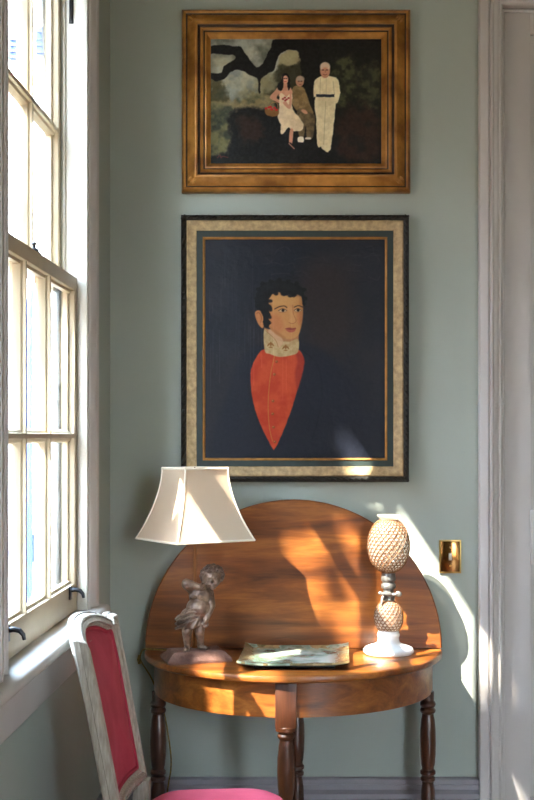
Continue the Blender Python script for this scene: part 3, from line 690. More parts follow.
# plinth: rotated rectangle with chamfered sides
b = MB(); rot = R(17)
def ring(hx, hy, z, off=(0, 0)):
    out = []
    for sx_, sy_ in ((-1, -1), (-.7, -1.06), (.7, -1.06), (1, -1), (1, 1), (-1, 1)):
        x, y = sx_ * hx + off[0], sy_ * hy + off[1]; out.append(lp(x * math.cos(rot) - y * math.sin(rot), x * math.sin(rot) + y * math.cos(rot), z))
    return out
b.loft([ring(.097, .066, .0005), ring(.098, .067, .008), ring(.078, .048, .03), ring(.074, .045, .032)])
bmesh.ops.subdivide_edges(b.bm, edges=b.bm.edges[:], cuts=3)
for v in b.bm.verts:
    if v.co.z > ZT + .006: v.co += Vector((rnd.uniform(-1, 1), rnd.uniform(-1, 1), rnd.uniform(-.7, .5))) * .0016
part('plinth', b, M['plinth'], lamp, 40)
b = MB()
def cap(p0, p1, r0, r1, n=6):
    pts = [Vector(lp(*p0)).lerp(Vector(lp(*p1)), i / n) for i in range(n + 1)]
    b.tube(pts, [r0 + (r1 - r0) * i / n for i in range(n + 1)], 12); b.ell(pts[0], (r0,) * 3, None, 12, 8); b.ell(pts[-1], (r1,) * 3, None, 12, 8)
def el(c, r, ax=None, ang=0): b.ell(lp(*c), r, Matrix.Rotation(R(ang), 3, ax) if ax else None)
# torso leaning to the right, belly, hips
el((.014, -.004, .196), (.036, .029, .032)); el((.008, -.010, .160), (.037, .034, .032)); el((-.008, -.002, .134), (.040, .033, .028))
cap((.016, -.004, .205), (.030, -.010, .232), .016, .013)
# head, face turned down to the right
el((.049, -.014, .251), (.030, .029, .033), 'Y', 20); el((.054, -.032, .240), (.019, .014, .018)); el((.052, -.045, .244), (.005, .006, .006))
el((.042, -.039, .236), (.009, .008, .008)); el((.064, -.037, .237), (.008, .008, .008)); el((.054, -.040, .2235), (.009, .007, .006)); el((.053, -.044, .2315), (.007, .004, .003))
el((.044, -.042, .2525), (.006, .003, .002)); el((.061, -.041, .254), (.006, .003, .002)); el((.022, -.012, .246), (.005, .007, .009)); el((.077, -.012, .250), (.004, .007, .009))
# right arm: upper arm out to the left, forearm folded back with the hand at the neck
cap((-.010, -.006, .214), (-.026, -.034, .232), .0155, .0145); cap((-.026, -.034, .236), (.012, -.038, .226), .0145, .010); el((.018, -.036, .224), (.010, .008, .008))
for q in range(4): cap((.020, -.040 + q * .004, .229 - q * .004), (.030, -.036 + q * .004, .232 - q * .005), .0032, .0026, 2)
cap((.014, -.043, .228), (.018, -.046, .235), .0034, .0028, 2)
# left arm hanging to the thigh
cap((.040, .000, .204), (.048, -.006, .166), .0145, .012); cap((.048, -.006, .166), (.032, -.024, .124), .012, .0085); el((.030, -.026, .117), (.008, .006, .009))
for q in range(4): cap((.026 + q * .004, -.029 + q * .001, .113), (.024 + q * .004, -.031 + q * .001, .102 + abs(q - 1.5) * .002), .003, .0024, 2)
cap((.024, -.027, .118), (.019, -.031, .111), .0033, .0026, 2)
# legs and feet
cap((-.020, -.008, .128), (-.026, -.016, .088), .0225, .0155); cap((-.026, -.016, .088), (-.026, -.006, .044), .0155, .0095); el((-.027, -.018, .037), (.010, .020, .0075)); el((-.026, -.002, .040), (.009, .010, .010))
cap((.012, -.002, .128), (.012, -.014, .090), .0215, .0155); cap((.012, -.014, .090), (.014, .006, .046), .0150, .0095); el((.022, -.004, .038), (.018, .011, .0075), 'Z', -30); el((.012, .008, .041), (.010, .009, .010))
for q in range(5): el((-.034 + q * .004, -.036 + abs(q - 1.5) * .002, .0345), (.0024, .004, .0032)); el((.033 + q * .0015, -.016 + q * .0038, .0355), (.004, .0024, .003))
for fx in (-.008, .016): el((fx, -.034, .196), (.010, .006, .008))
el((.006, -.037, .154), (.003, .003, .003))
part_mesh('figure', remeshed(b, .0016, 3), M['bronze'], lamp)
b = MB()                                                        # curls
hc = Vector(lp(.050, -.008, .256))
for i in range(84):
    z = 1 - 1.35 * (i + .5) / 84; r = math.sqrt(max(0, 1 - z * z)); a = i * 2.39996
    d = Vector((r * math.cos(a), r * math.sin(a), z))
    if d.y < -.45 and d.z < .45: continue
    q = hc + Vector((d.x * .031, d.y * .030, d.z * .031))
    rr = .0066 + .0022 * rnd.random(); b.ell(q, (rr, rr, rr * .8), Matrix.Rotation(rnd.random() * 3, 3, 'X'), 10, 6)
part('hair', b, M['bronzehair'], lamp, 60)
# draped cloth round the hips, folds sweeping down to the left
b = MB(); loops = []
for i in range(15):
    t = i / 14; z = .158 - .062 * t
    lp_ = []
    for j in range(48):
        a = 2 * math.pi * j / 48
        left = max(0, -math.cos(a)) ** 2
        rx, ry = .037 + .003 * t, .036 + .003 * t
        fold = .0026 * math.sin(5 * a + 9 * t + 3 * math.cos(a)) * (1 + t)
        x = -.008 + (rx + fold + .016 * left * math.sin(math.pi * min(1, t * 1.15)) - .010 * t * (1 - left)) * math.cos(a); y = -.004 + (ry + fold) * math.sin(a)
        zz = z + .014 * math.cos(a) * (1 - t) + .010 * max(0, math.cos(a)) * t * 2 + .002 * left * t + .003 * math.sin(3 * a + 1)
        lp_.append(lp(x, y, zz))
    loops.append(lp_)
b.loft(loops, True, False)
for kf in range(3):
    b.tube([lp(.022 - kf * .004, -.034, .150 - kf * .010), lp(-.012, -.043, .150 - kf * .014), lp(-.042, -.030, .138 - kf * .016), lp(-.060, -.006, .124 - kf * .014), lp(-.052, .02, .118 - kf * .012)], [.003, .0045, .005, .0045, .003], 8)
o = part('drapery', b, M['bronze'], lamp, 60)
so = o.modifiers.new('s', 'SOLIDIFY'); so.thickness = .004
b = MB(); pxo, pyo = -.007, .036
b.lathe(lp(pxo, pyo, 0), [(.011, .028), (.011, .034), (.006, .038), (.0055, .22), (.0055, .36), (.009, .365), (.009, .372), (.004, .376)], 16)
b.tube([lp(pxo, pyo, .37), lp(pxo, pyo, .42)], .012, 16); b.ell(lp(pxo, pyo, .445), (.024, .024, .03))
b.tube([lp(pxo, pyo, .47), lp(pxo, pyo, .585)], .002, 6)
part('pole', b, M['brasspole'], lamp)
# bell shade, square in plan, turned a third of a quarter
SC = (-.003, -.005); SR = R(34.5); SH = .262 / 2
def shade_pt(u_, v_, t):
    w_ = SH * (.555 + .445 * t ** 1.75)
    x, y = u_ * w_, v_ * w_; z = .582 - (.582 - .367) * t
    return lp(SC[0] + x * math.cos(SR) - y * math.sin(SR), SC[1] + x * math.sin(SR) + y * math.cos(SR), z)
sq = []
for (a, b_) in (((-1, -1), (1, -1)), ((1, -1), (1, 1)), ((1, 1), (-1, 1)), ((-1, 1), (-1, -1))):
    for i in range(8): sq.append((a[0] + (b_[0] - a[0]) * i / 8, a[1] + (b_[1] - a[1]) * i / 8))
b = MB(); b.loft([[shade_pt(x, y, t / 20) for x, y in sq] for t in range(21)], True, False)
sh = part('lamp_shade', b, M['shade'], lamp, 30)
b = MB()
for t in (0, 1): b.tube([shade_pt(x, y, t) for x, y in sq + sq[:1]], .0035, 8, False)
for cx_, cy_ in ((-1, -1), (1, -1), (1, 1), (-1, 1)): b.tube([shade_pt(cx_, cy_, t / 20) for t in range(21)], .0028, 8)
part('binding', b, M['trimcream'], sh)
# cord: over the table's left end and down behind it
b = MB()
pts = [lp(-.03, .05, .01), (LX - .07, 3.965, ZT + .007), (wx(172, 3.98), 3.985, ZT + .005), (wx(157, 3.99), 4.0, ZT + .005), (wx(146, 4.0), 4.015, ZT + .0045), (wx(141.5, 4.01), 4.02, ZT + .001), (wx(139.5, 4.0), 4.0, ZT - .022), (wx(141, 4.0), 4.03, ZT - .045), (wx(145, 4.04), 4.066, ZT - .07), (wx(152, 4.06), 4.066, ZT - .10), (wx(163, 4.07), 4.08, ZT - .2), (wx(168, 4.07), 4.08, ZT - .28), (wx(172, 4.07), 4.075, ZT - .38), (wx(167, 4.05), 4.06, ZT - .45), (wx(163, 4.05), 4.055, ZT - .6), (wx(160, 4.05), 4.05, .03), (wx(150, 4.0), 4.0, .004), (wx(135, 3.95), 3.95, .004)]
b.tube(chaikin(pts, 3, False), .0026, 8); part('cord', b, M['cord'], lamp)
b = MB(); b.tube([(wx(139.5, 4.0), 4.0, ZT - .012), (wx(139, 4.0), 3.998, ZT - .026), (wx(139.5, 4.0), 4.0, ZT - .040)], [.004, .006, .005], 8); part('cord_switch', b, M['cord'], lamp)

# ------------------------------------------------------------------ cane covered glass siphon on a white foot
GX, GY = wx(388.5, 3.948), 3.948
sip = thing('soda_siphon', 'cane covered double globe glass soda siphon on white ceramic foot', 'siphon', (GX, GY, ZT))
gz = lambda py: wz(py, 3.948) - ZT
g0 = (GX, GY, ZT)
b = MB(); b.lathe(g0, [(.06, .0006), (.074, .002), (.079, .008), (.079, .014), (.074, .021), (.06, .027), (.046, .031), (.038, .035), (.034, .04), (.033, .048), (.0335, .054), (.0355, .057), (.0355, .063), (.033, .066), (.0325, .073), (.028, .076)], 48); part('foot', b, M['ceramic'], sip, 40)
def globe(zc, hz, r, name):
    prof = []
    for i in range(25):
        a = -math.pi / 2 * .82 + math.pi * .82 * i / 24
        prof.append((r * math.cos(a) ** .9, zc + hz * math.sin(a) / math.sin(math.pi / 2 * .82)))
    b = MB(); b.lathe(g0, prof, 40, False)
    return prof, part(name, b, M['milky'], sip, 60)
def net(prof, n, turns, hor, parent, rr):
    b = MB()
    P_ = [(r + .0012, z) for r, z in prof]
    def at(t):
        f = t * (len(P_) - 1); i = min(int(f), len(P_) - 2); f -= i
        return P_[i][0] * (1 - f) + P_[i + 1][0] * f, P_[i][1] * (1 - f) + P_[i + 1][1] * f
    for s_ in (-1, 1):
        for k in range(n):
            pts = []
            for i in range(37):
                t = i / 36; r, z = at(t); a = 2 * math.pi * (k / n + s_ * turns * t)
                pts.append((GX + (r + s_ * .0005) * math.cos(a), GY + (r + s_ * .0005) * math.sin(a), ZT + z))
            b.tube(pts, rr, 4, False)
    for k in range(1, hor):
        r, z = at(k / hor)
        b.tube([(GX + r * math.cos(2 * math.pi * i / 48), GY + r * math.sin(2 * math.pi * i / 48), ZT + z) for i in range(49)], rr * .9, 4, False)
    for t in (0, 1):
        r, z = at(t); b.tube([(GX + r * math.cos(2 * math.pi * i / 40), GY + r * math.sin(2 * math.pi * i / 40), ZT + z) for i in range(41)], rr * 2, 6, False)
    part('cane_net', b, M['cane'], parent, 80)
zl = (gz(633.5) + gz(601)) / 2; pr, gl = globe(zl, (gz(601) - gz(633.5)) / 2, .0445, 'lower_globe'); net(pr, 20, .36, 13, gl, .0011)
zu = (gz(572) + gz(519)) / 2; pr, gu = globe(zu, (gz(519) - gz(572)) / 2, .0645, 'upper_globe'); net(pr, 25, .42, 19, gu, .00125)
b = MB(); z0 = gz(519)
b.lathe(g0, [(.026, z0 - .004), (.028, z0 + .002), (.033, z0 + .008), (.036, z0 + .0095), (.037, z0 + .012), (.034, z0 + .0135), (.0, z0 + .0137)], 40, False)
part('glass_rim', b, M['milky'], sip, 60)
b = MB(); zc = gz(590)
b.lathe(g0, [(.016, zc - .034), (.020, zc - .03), (.019, zc - .012), (.0165, zc - .006), (.0165, zc + .004), (.022, zc + .006), (.0235, zc + .012), (.0225, zc + .018), (.0185, zc + .022), (.0185, zc + .026), (.0225, zc + .030), (.0235, zc + .037), (.022, zc + .044), (.0215, zc + .048), (.019, zc + .056)], 32); part('collar', b, M['pewter'], sip, 40)
b = MB(); zv = zc - .012
b.tube([(GX - .012, GY - .016, ZT + zv), (GX - .020, GY - .024, ZT + zv - .010), (GX - .024, GY - .027, ZT + zv - .030)], [.006, .005, .0035], 10)
b.box(GX - .024, GX + .008, GY - .030, GY - .020, ZT + zv - .001, ZT + zv + .008, .003)
b.tube([(GX - .006, GY - .02, ZT + zv), (GX + .022, GY - .024, ZT + zv + .001)], .0055, 10); b.ell((GX + .030, GY - .022, ZT + zv + .002), (.010, .004, .009)); b.ell((GX - .026, GY - .016, ZT + zv + .004), (.007, .004, .006))
part('tap', b, M['pewter'], sip, 40)

# ------------------------------------------------------------------ square glazed dish
TX, TY = wx(295, 3.83), 3.825
tray = thing('decorative_tray', 'square green and white glazed tray with flared corners between lamp and siphon', 'tray', (TX, TY, ZT))
m, nt, p = new_mat('leaf_glaze'); L = nt.links.new
tc = nt.nodes.new('ShaderNodeTexCoord'); n1 = nt.nodes.new('ShaderNodeTexVoronoi'); n1.inputs['Scale'].default_value = 38
n2 = nt.nodes.new('ShaderNodeTexNoise'); n2.inputs['Scale'].default_value = 14; n2.inputs['Detail'].default_value = 6
L(tc.outputs['Object'], n1.inputs['Vector']); L(tc.outputs['Object'], n2.inputs['Vector'])
rp = nt.nodes.new('ShaderNodeValToRGB'); e = rp.color_ramp.elements; e[0].position = .38; e[0].color = srgb(104, 126, 104); e[1].position = .62; e[1].color = srgb(206, 216, 204); q = e.new(.5); q.color = srgb(164, 184, 166)
L(n2.outputs['Fac'], rp.inputs['Fac'])
rp2 = nt.nodes.new('ShaderNodeValToRGB'); rp2.color_ramp.elements[0].color = srgb(70, 72, 40); rp2.color_ramp.elements[1].color = srgb(176, 150, 104)
L(n1.outputs['Color'], rp2.inputs['Fac'])
at = nt.nodes.new('ShaderNodeAttribute'); at.attribute_name = 'border'
ml = nt.nodes.new('ShaderNodeMath'); ml.operation = 'MULTIPLY'; gt = nt.nodes.new('ShaderNodeMath'); gt.operation = 'GREATER_THAN'; gt.inputs[1].default_value = .47
L(n2.outputs['Fac'], gt.inputs[0]); L(gt.outputs[0], ml.inputs[0]); L(at.outputs['Fac'], ml.inputs[1])
mx = nt.nodes.new('ShaderNodeMixRGB'); L(ml.outputs[0], mx.inputs['Fac']); L(rp.outputs['Color'], mx.inputs['Color1']); L(rp2.outputs['Color'], mx.inputs['Color2'])
L(mx.outputs['Color'], p.inputs['Base Color']); p.inputs['Roughness'].default_value = .16; p.inputs['Coat Weight'].default_value = .4
M['glaze'] = m
b = MB(); N = 32; half = .163
vg = []; bord = []
for side in (0, 1):
    g = []
    for j in range(N + 1):
        row = []
        for i in range(N + 1):
            uu, vv = 2 * i / N - 1, 2 * j / N - 1
            mxx = max(abs(uu), abs(vv)); e_ = max(0, (mxx - .62) / .38)
            h = .013 + .008 * e_ ** 1.6 + .009 * (abs(uu) * abs(vv)) ** 5
            row.append(b.bm.verts.new((TX + uu * half * (1 + .0 * side) + .004 * vv, TY + vv * half * 1.0, ZT + h - (.006 if side else 0)))); bord.append(min(1, e_ * 1.6))
        g.append(row)
    vg.append(g)
for j in range(N):
    for i in range(N):
        b.bm.faces.new((vg[0][j][i], vg[0][j][i + 1], vg[0][j + 1][i + 1], vg[0][j + 1][i])); f = b.bm.faces.new((vg[1][j][i], vg[1][j + 1][i], vg[1][j + 1][i + 1], vg[1][j][i + 1])); f.material_index = 1
for i in range(N):
    for a, c in (((0, i), (0, i + 1)), ((N, i + 1), (N, i)), ((i + 1, 0), (i, 0)), ((i, N), (i + 1, N))):
        b.bm.faces.new((vg[0][a[0]][a[1]], vg[1][a[0]][a[1]], vg[1][c[0]][c[1]], vg[0][c[0]][c[1]]))
me = b.mesh('dish', [M['glaze'], M['foot']], wloc(tray)); a_ = me.attributes.new('border', 'FLOAT', 'POINT'); a_.data.foreach_set('value', bord)
link('dish', me, tray)
b = MB(); b.box(TX - .12, TX + .12, TY - .12, TY + .12, ZT + .0005, ZT + .012, .004); part('foot', b, M['foot'], tray)

# ------------------------------------------------------------------ brass switch plate
sx0, sx1, sz0, sz1 = wx(439.3, YW - .006), wx(461.3, YW - .006), wz(573.5, YW - .006), wz(540, YW - .006)
scx, scz = (sx0 + sx1) / 2, (sz0 + sz1) / 2
sw = thing('light_switch', 'polished brass light switch plate on the wall right of the table', 'switch', (scx, YW, sz0))
b = MB(); b.box(sx0 + .004, sx1 - .004, YW - .004, YW - .0005, sz0 + .004, sz1 - .004, .0015); part('plate', b, M['brass'], sw)
b = MB(); frame_sweep(b, [(0, .0005), (0, .004), (.001, .0062), (.0035, .0068), (.0055, .005), (.006, .0005)], [(sx0, sz0, 1, 1), (sx1, sz0, -1, 1), (sx1, sz1, -1, -1), (sx0, sz1, 1, -1)], lambda a, c, o_: (a, YW - o_, c), True); part('rim', b, M['brassedge'], sw)
b = MB(); b.box(scx - .005, scx + .005, YW - .006, YW - .0035, scz - .012, scz + .012, .001); b.box(scx - .0035, scx + .0035, YW - .018, YW - .004, scz - .001, scz + .008, .0015, 2, None); part('toggle', b, M['ivory'], sw)
for s_ in (-1, 1):
    b = MB(); b.lathe((0, 0, 0), [(.0034, 0), (.0034, .001), (.002, .0018)], 12); b.box(-.003, .003, -.0004, .0004, .0014, .0022)
    bmesh.ops.transform(b.bm, matrix=Matrix.Translation((scx, YW - .004, scz + s_ * .03)) @ Matrix.Rotation(R(90), 4, 'X'), verts=b.bm.verts); part('screw', b, M['brassedge'], sw)

# white socket low on the left wall
oy, oz = 3.94, .368
so_ = thing('wall_socket', 'small white socket plate low on the left wall behind the chair', 'socket', (XW, oy, oz - .03))
b = MB(); b.box(XW + .0005, XW + .006, oy - .028, oy + .028, oz - .03, oz + .03, .002); part('plate', b, M['white'], so_)
b = MB()
for s_ in (-1, 1): b.box(XW + .005, XW + .0085, oy - .016, oy + .016, oz + s_ * .013 - .009, oz + s_ * .013 + .009, .002)
part('outlet', b, M['white'], so_)

# ------------------------------------------------------------------ side chair
CYc = 3.10
ch = thing('side_chair', 'limewashed side chair with crimson padded back and rose pink seat by the window', 'chair', (-.24, CYc, 0))
def cm(s_, z, h): return (-.451 - .194 * (z - .617) - (.03 + .013 * max(0, min(1, (z - .86) / .1))) * (1 - min(1, abs(s_) / .235) ** 2) + h, CYc + s_, z)
half_o = [(-.222, .535), (-.224, .6), (-.228, .75), (-.233, .9), (-.235, .955), (-.2355, .974), (-.233, .977), (-.212, .977), (-.209, .974), (-.206, .966), (-.198, .966), (-.18, .974), (-.15, .985), (-.11, .994), (-.06, 1.0), (0, 1.002)]
half_i = [(-.178, .58), (-.18, .62), (-.184, .75), (-.188, .88), (-.19, .92), (-.190, .930), (-.188, .935), (-.176, .937), (-.172, .937), (-.167, .937), (-.160, .938), (-.148, .943), (-.125, .951), (-.095, .958), (-.055, .963), (0, .964)]
def densify(h, n=5):
    out = []
    for a, c in zip(h[:-1], h[1:]):
        for i in range(n): out.append((a[0] + (c[0] - a[0]) * i / n, a[1] + (c[1] - a[1]) * i / n))
    out.append(h[-1]); return out
def full(h):
    h = densify(h); f = h + [(-x, z) for x, z in reversed(h[:-1])]
    x0_, z0_ = h[0]; n = 12
    return f + [(-x0_ + 2 * x0_ * i / n, z0_) for i in range(1, n)]
FO, FI = full(half_o), full(half_i)
FL = [(0, -.02), (0, -.007), (.03, -.011), (.05, -.011), (.07, -.006), (.1, .004), (.16, .010), (.24, .012), (.27, .008), (.33, .008), (.36, .013), (.60, .018), (.66, .016), (.68, .009), (.75, .009), (.78, .012), (.9, .008), (1, -.002), (1, -.02)]
GROOVE = {1, 2, 3}                         # profile bands given the darker groove colour
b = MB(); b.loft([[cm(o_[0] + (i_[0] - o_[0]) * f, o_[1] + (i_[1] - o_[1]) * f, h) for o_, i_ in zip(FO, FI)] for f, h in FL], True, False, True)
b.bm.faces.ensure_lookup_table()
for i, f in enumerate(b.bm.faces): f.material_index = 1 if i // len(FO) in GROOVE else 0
part('back_frame', b, [M['chair'], M['groove_dark']], ch, 30)
b = MB(); ctr = (0, .77); loops = []
for f, h in [(0, -.012), (0, .0), (.06, .006), (.16, .011), (.35, .016), (.6, .020), (.85, .022), (.97, .0225)]:
    loops.append([cm(x + (0 - x) * f, z + (ctr[1] - z) * f, h) for x, z in FI])
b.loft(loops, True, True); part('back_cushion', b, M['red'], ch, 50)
b = MB(); b.loft([[cm(x * f, ctr[1] + (z - ctr[1]) * f, h) for x, z in FI] for f, h in ((1.01, -.014),) + tuple((f_, -.023) for f_ in (1.01, .94, .84, .65, .4, .15, .03))]); part('outside_back', b, M['chair'], ch, 50)
b = MB(); b.tube([cm(x * .985, ctr[1] + (z - ctr[1]) * .99, .004) for x, z in FI + FI[:1]], .0055, 8, False); part('piping', b, M['piping'], ch, 60)
# seat: trapezoid with soft corners
def seat_ring(g, z):
    xb, xf, wb, wf = -.435, -.06, .222, .25
    out = []
    pts = []
    for i in range(96):
        a = 2 * math.pi * i / 96; c, s_ = math.cos(a), math.sin(a)
        e_ = 4.2; rr = (abs(c) ** e_ + abs(s_) ** e_) ** (-1 / e_)
        uu, vv = rr * c, rr * s_
        x = (xb + xf) / 2 + uu * ((xf - xb) / 2 * g) + (.018 * (1 - vv * vv) if uu > 0 else 0) * g
        w_ = wb + (wf - wb) * (uu + 1) / 2
        out.append((x, CYc + vv * w_ * g, z))
    return out
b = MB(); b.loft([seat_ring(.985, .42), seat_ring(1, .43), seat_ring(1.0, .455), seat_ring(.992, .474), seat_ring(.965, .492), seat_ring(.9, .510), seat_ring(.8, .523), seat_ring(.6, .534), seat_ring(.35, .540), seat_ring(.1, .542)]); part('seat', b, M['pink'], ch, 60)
b = MB(); b.loft([seat_ring(.98, .35), seat_ring(1.0, .355), seat_ring(1.0, .385), seat_ring(1.012, .392), seat_ring(1.012, .408), seat_ring(.995, .422), seat_ring(.97, .424)]); part('seat_rail', b, M['chair'], ch, 40)
for s_ in (-1, 1):
    b = MB()                                                   # back post below the frame, continuing into the splayed rear leg
    y_ = CYc + s_ * .2
    b.loft([[(cx_ + dx * w_, y_ + dy * w_ * 1.15, z) for dx, dy in ((-1, -1), (1, -1), (1, 1), (-1, 1))] for cx_, z, w_ in ((-.50, 0, .013), (-.475, .15, .015), (-.455, .33, .019), (-.452, .42, .02), (-.444, .5, .02), (-.442, .545, .019))]); part('rear_leg', b, M['chair'], ch, 40)
    b = MB(); fx, fy = -.088, CYc + s_ * .212
    b.box(fx - .026, fx + .026, fy - .026, fy + .026, .352, .422, .003)
    b.lathe((fx, fy, 0), [(.010, 0), (.014, .006), (.014, .02), (.011, .028), (.0135, .04), (.021, .29), (.024, .315), (.018, .323), (.026, .333), (.026, .343), (.02, .355)], 24); part('front_leg', b, M['chair'], ch, 29)

# ------------------------------------------------------------------ outside: paving, the house across the way, an added unseen tree whose leaves mask the sun
b = MB(); b.box(-14, XW - WT, -14, 16, -.9, -.75); g_ = struct('ground', b, M['ground'])
b = MB(); b.box(-6.4, -6.0, -8, 10.5, -.75, 4.4); b.box(-6.46, -5.94, -8, 10.5, 4.4, 4.48); struct('sky_block_wall', b, M['brick'])  # unseen wall added to block low sky and bounce warm light
hs = thing('neighbouring_house', 'white house with blue vents seen through the window', 'house', (-3.6, 11.5, -.75))
b = MB()
for k in range(64): b.prism([(11.0, -.75 + k * .125), (10.985, -.75 + k * .125), (11.0, -.625 + k * .125)], lambda a, c, d: (d, a, c), -7, -1.0)
b.box(-7, -1.0, 11.0, 11.9, -.75, 7.3); part('wall', b, M['siding'], hs)
for (a, c, d, e_) in ((9, 19, 36, 60), (36, 44, 28, 55), (4, 14, 536, 566), (27, 38, 534, 562)):
    b = MB(); b.box(wx(a, 10.97), wx(c, 10.97), 10.95, 10.99, wz(e_, 10.97), wz(d, 10.97), .006)
    for q in range(4):
        zz = wz(e_, 10.95) + (q + .5) / 4 * (wz(d, 10.95) - wz(e_, 10.95)); b.box(wx(a + 1, 10.95), wx(c - 1, 10.95), 10.935, 10.95, zz - .012, zz + .012)
    part('vent', b, M['bluepaint'], hs)
b = MB(); b.tube([(wx(29.5, 10.93), 10.93, -.7), (wx(29.5, 10.93), 10.93, 2.55), (wx(29.5, 10.93), 10.99, 2.7)], .026, 10); part('downspout', b, M['bluepaint'], hs)

def wp(X, Y, Z):                      # where the sun ray through a point crosses the window plane
    t = (X + .68) / SX; return (Y - t, Z + SZ * t)
LIT = []
def on_y(Y, pts): LIT.append([wp(wx(x, Y), Y, wz(y, Y)) for x, y in pts])
def on_z(z, pts):
    q = []
    for x, y in pts:
        Y = (CZ - z) * F / (y - CY); q.append(wp(wx(x, Y), Y, z))
    LIT.append(q)
YL = 4.035
on_y(YL, [(284, 545), (292, 538), (306, 543), (316, 560), (322, 580), (319, 620), (313, 616), (299, 590), (293, 564)])
on_y(YL, [(311, 526), (326, 530), (327, 550), (322, 562), (314, 556), (311, 542)])
on_y(YL, [(338, 512), (348, 513), (356, 533), (354, 547), (345, 541), (339, 527)])
on_y(YL, [(333, 609), (343, 611), (360, 604), (378, 608), (384, 644), (334, 646), (333, 632)])
on_y(YL, [(337, 548), (344, 553), (376, 596), (379, 606), (360, 606), (343, 583)])
on_y(YL, [(354, 543), (366, 532), (378, 572), (380, 592), (366, 576)])
on_y(YL, [(394, 568), (404, 562), (414, 622), (404, 626)])
on_y(3.935, [(364, 516), (380, 505), (410, 520), (418, 600), (418, 662), (360, 662), (368, 600)])
on_y(YW, [(396, 510), (414, 520), (430, 556), (479, 618), (498, 655), (502, 690), (490, 690), (478, 735), (440, 690), (430, 650), (405, 560)])
on_y(YW - .03, [(334, 428), (342, 428), (386, 478), (386, 484), (356, 484)])
on_y(YW - .02, [(259, 374), (265, 374), (276, 397), (271, 399)])
on_z(ZT, [(196, 664), (224, 662), (232, 680), (200, 684)])
on_z(ZT, [(230, 667), (276, 670), (276, 678), (230, 682)])
on_z(ZT, [(352, 650), (424, 648), (428, 663), (352, 673)])
on_y(3.65, [(196, 684), (208, 684), (216, 716), (205, 716)])
on_y(3.63, [(214, 686), (224, 684), (242, 705), (242, 724), (228, 724)])
on_z(ZT + .02, [(250, 656), (294, 642), (305, 648), (262, 661)])
on_y(3.80, [(172, 466), (189, 466), (186, 542), (157, 538)])
on_y(3.80, [(187, 490), (222, 538), (184, 543)])
on_y(3.80, [(216, 474), (230, 478), (236, 500)])
on_y(3.83, [(182, 573), (203, 576), (203, 592), (184, 592)])
on_y(3.85, [(183, 642), (194, 642), (194, 656), (183, 656)])
on_y(3.85, [(174, 613), (187, 616), (180, 632), (174, 628)])
def inside(pt, poly):
    x, y = pt; c = False
    for i in range(len(poly)):
        (xa, ya), (xb, yb) = poly[i], poly[i - 1]
        if (ya > y) != (yb > y) and x < (xb - xa) * (y - ya) / (yb - ya) + xa: c = not c
    return c
BB = [(min(p_[0] for p_ in q), max(p_[0] for p_ in q), min(p_[1] for p_ in q), max(p_[1] for p_ in q)) for q in LIT]
def lit(pt):
    return any(bb[0] <= pt[0] <= bb[1] and bb[2] <= pt[1] <= bb[3] and inside(pt, q) for bb, q in zip(BB, LIT))
sun_d = Vector((SX, 1, -SZ)).normalized()
tree = thing('sun_mask_tree', 'added unseen tree outside the window, leaves placed to shape the sun patches', 'tree', (-3.3, .1, -.75))
b = MB(); n_ok = 0
e1 = sun_d.orthogonal().normalized(); e2 = sun_d.cross(e1)
for _ in range(36000):  # leaves kept only where their shadow misses the wanted sun patches
    yy, zz = rnd.uniform(2.45, 3.72), rnd.uniform(.8, 3.0)
    t = rnd.uniform(1.25, 2.1)
    c = Vector((-.68 - SX * t, yy - t, zz + SZ * t))
    L_, W_ = rnd.uniform(.022, .04), rnd.uniform(.011, .018)
    d = Vector((rnd.uniform(-1, 1), rnd.uniform(-1, 1), rnd.uniform(-1, .6))).normalized()
    nn = (d.cross(Vector((rnd.uniform(-1, 1), rnd.uniform(-1, 1), rnd.uniform(-1, 1))))).normalized()
    pts = [c - d * L_, c + nn * W_, c + d * L_, c - nn * W_]
    if any(lit(wp(*q)) for q in pts + [c]): continue
    b.bm.faces.new([b.bm.verts.new(q) for q in pts]); n_ok += 1
for _ in range(16000):                  # larger leaves added to stop sun leaking outside the lit patches
    yy, zz = rnd.uniform(2.45, 3.72), rnd.uniform(.8, 3.05); t = rnd.uniform(1.9, 2.3)
    c = Vector((-.68 - SX * t, yy - t, zz + SZ * t)); L_, W_ = rnd.uniform(.04, .055), rnd.uniform(.02, .028)
    d = Vector((rnd.uniform(-1, 1), rnd.uniform(-1, 1), rnd.uniform(-1, .6))).normalized(); nn = d.cross(sun_d + Vector((rnd.uniform(-.5, .5), rnd.uniform(-.5, .5), rnd.uniform(-.5, .5)))).normalized()
    nn = d.cross(nn.cross(d)).normalized()
    pts = [c - d * L_, c + nn * W_, c + d * L_, c - nn * W_]
    if any(lit(wp(*q)) for q in pts + [c, c + d * L_ * .5, c - d * L_ * .5, c + nn * W_ * .5 + d * L_ * .5, c - nn * W_ * .5 + d * L_ * .5]): continue
    b.bm.faces.new([b.bm.verts.new(q) for q in pts])
for _ in range(5000):                   # the rest of the crown
    a = rnd.uniform(0, 6.283); rr = 1.5 * math.sqrt(rnd.random()); c = Vector((-3.4 + rr * math.cos(a), .0 + rr * math.sin(a), rnd.uniform(4.2, 6.6)))
    w0 = wp(*c)
    if 2.3 < w0[0] < 3.8 and .7 < w0[1] < 3.1: continue
    if -.6 < w0[0] < .8 and .7 < w0[1] < 3.1: continue
    d = Vector((rnd.uniform(-1, 1), rnd.uniform(-1, 1), rnd.uniform(-1, .6))).normalized(); nn = d.orthogonal().normalized()
    L_, W_ = .08, .035
    b.bm.faces.new([b.bm.verts.new(q) for q in (c - d * L_, c + nn * W_, c + d * L_, c - nn * W_)])
part('foliage', b, M['leafgreen'], tree)
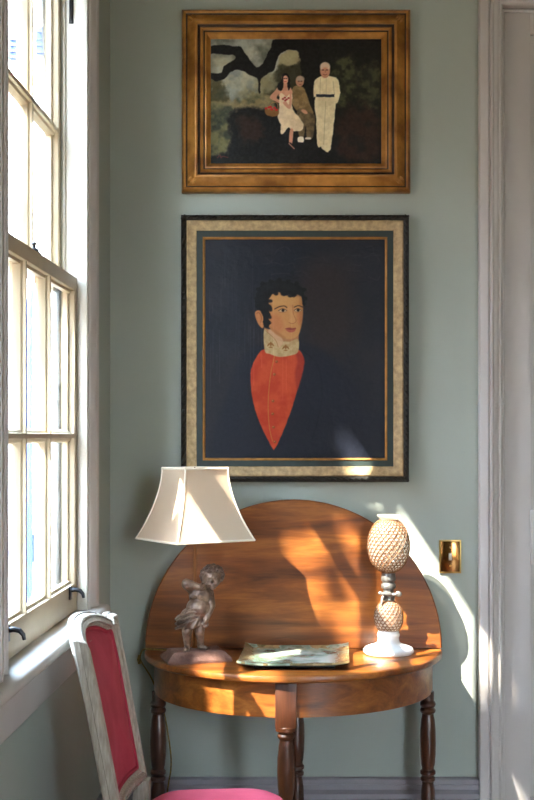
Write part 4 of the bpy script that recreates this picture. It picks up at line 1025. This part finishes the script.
b = MB(); b.tube(chaikin([(-3.3, .1, -.75), (-3.35, .05, 1), (-3.3, .0, 2.6), (-3.2, -.1, 3.6), (-3.5, .1, 5.5)], 2, False), [.13 - .006 * i for i in range(len(chaikin([(0, 0)] * 5, 2, False)))], 12)
part('trunk', b, M['bark'], tree)
print('leaves', n_ok)

# ------------------------------------------------------------------ sun, sky, camera
s_ = bpy.data.lights.new('sun', 'SUN'); s_.energy = 19.0; s_.angle = R(.53); s_.color = (1, .93, .82)
so = bpy.data.objects.new('sun', s_); C.objects.link(so); so.rotation_euler = (-sun_d).to_track_quat('Z', 'Y').to_euler(); so.location = (-8, -8, 9)
wd = bpy.data.worlds.new('sky'); bpy.context.scene.world = wd; wd.use_nodes = True; nt = wd.node_tree; L = nt.links.new
bg = nt.nodes['Background']
tc = nt.nodes.new('ShaderNodeTexCoord'); sp = nt.nodes.new('ShaderNodeSeparateXYZ'); rp = nt.nodes.new('ShaderNodeValToRGB')
L(tc.outputs['Generated'], sp.inputs[0]); mr = nt.nodes.new('ShaderNodeMapRange'); mr.inputs[1].default_value = -1; L(sp.outputs['Z'], mr.inputs[0]); L(mr.outputs[0], rp.inputs['Fac'])
e = rp.color_ramp.elements; e[0].position = .46; e[0].color = (.22, .19, .15, 1); e[1].position = .85; e[1].color = (1.0, 1.32, 1.8, 1); q = e.new(.53); q.color = (.62, .66, .72, 1)
L(rp.outputs['Color'], bg.inputs['Color']); bg.inputs['Strength'].default_value = 17.0

cam = bpy.data.cameras.new('camera'); co = bpy.data.objects.new('camera', cam); C.objects.link(co)
co.location = (0, 0, CZ); co.rotation_euler = (R(90), 0, 0)
cam.sensor_fit = 'AUTO'; cam.sensor_width = 36; cam.lens = F / 800 * 36; cam.shift_x = (267 - CX) / 800; cam.shift_y = (CY - 400) / 800
cam.clip_start = .02
sc = bpy.context.scene; sc.camera = co
sc.view_settings.view_transform = 'Standard'; sc.view_settings.look = 'None'; sc.view_settings.gamma = 1; sc.view_settings.use_curve_mapping = False
sc.view_settings.exposure = 1.05
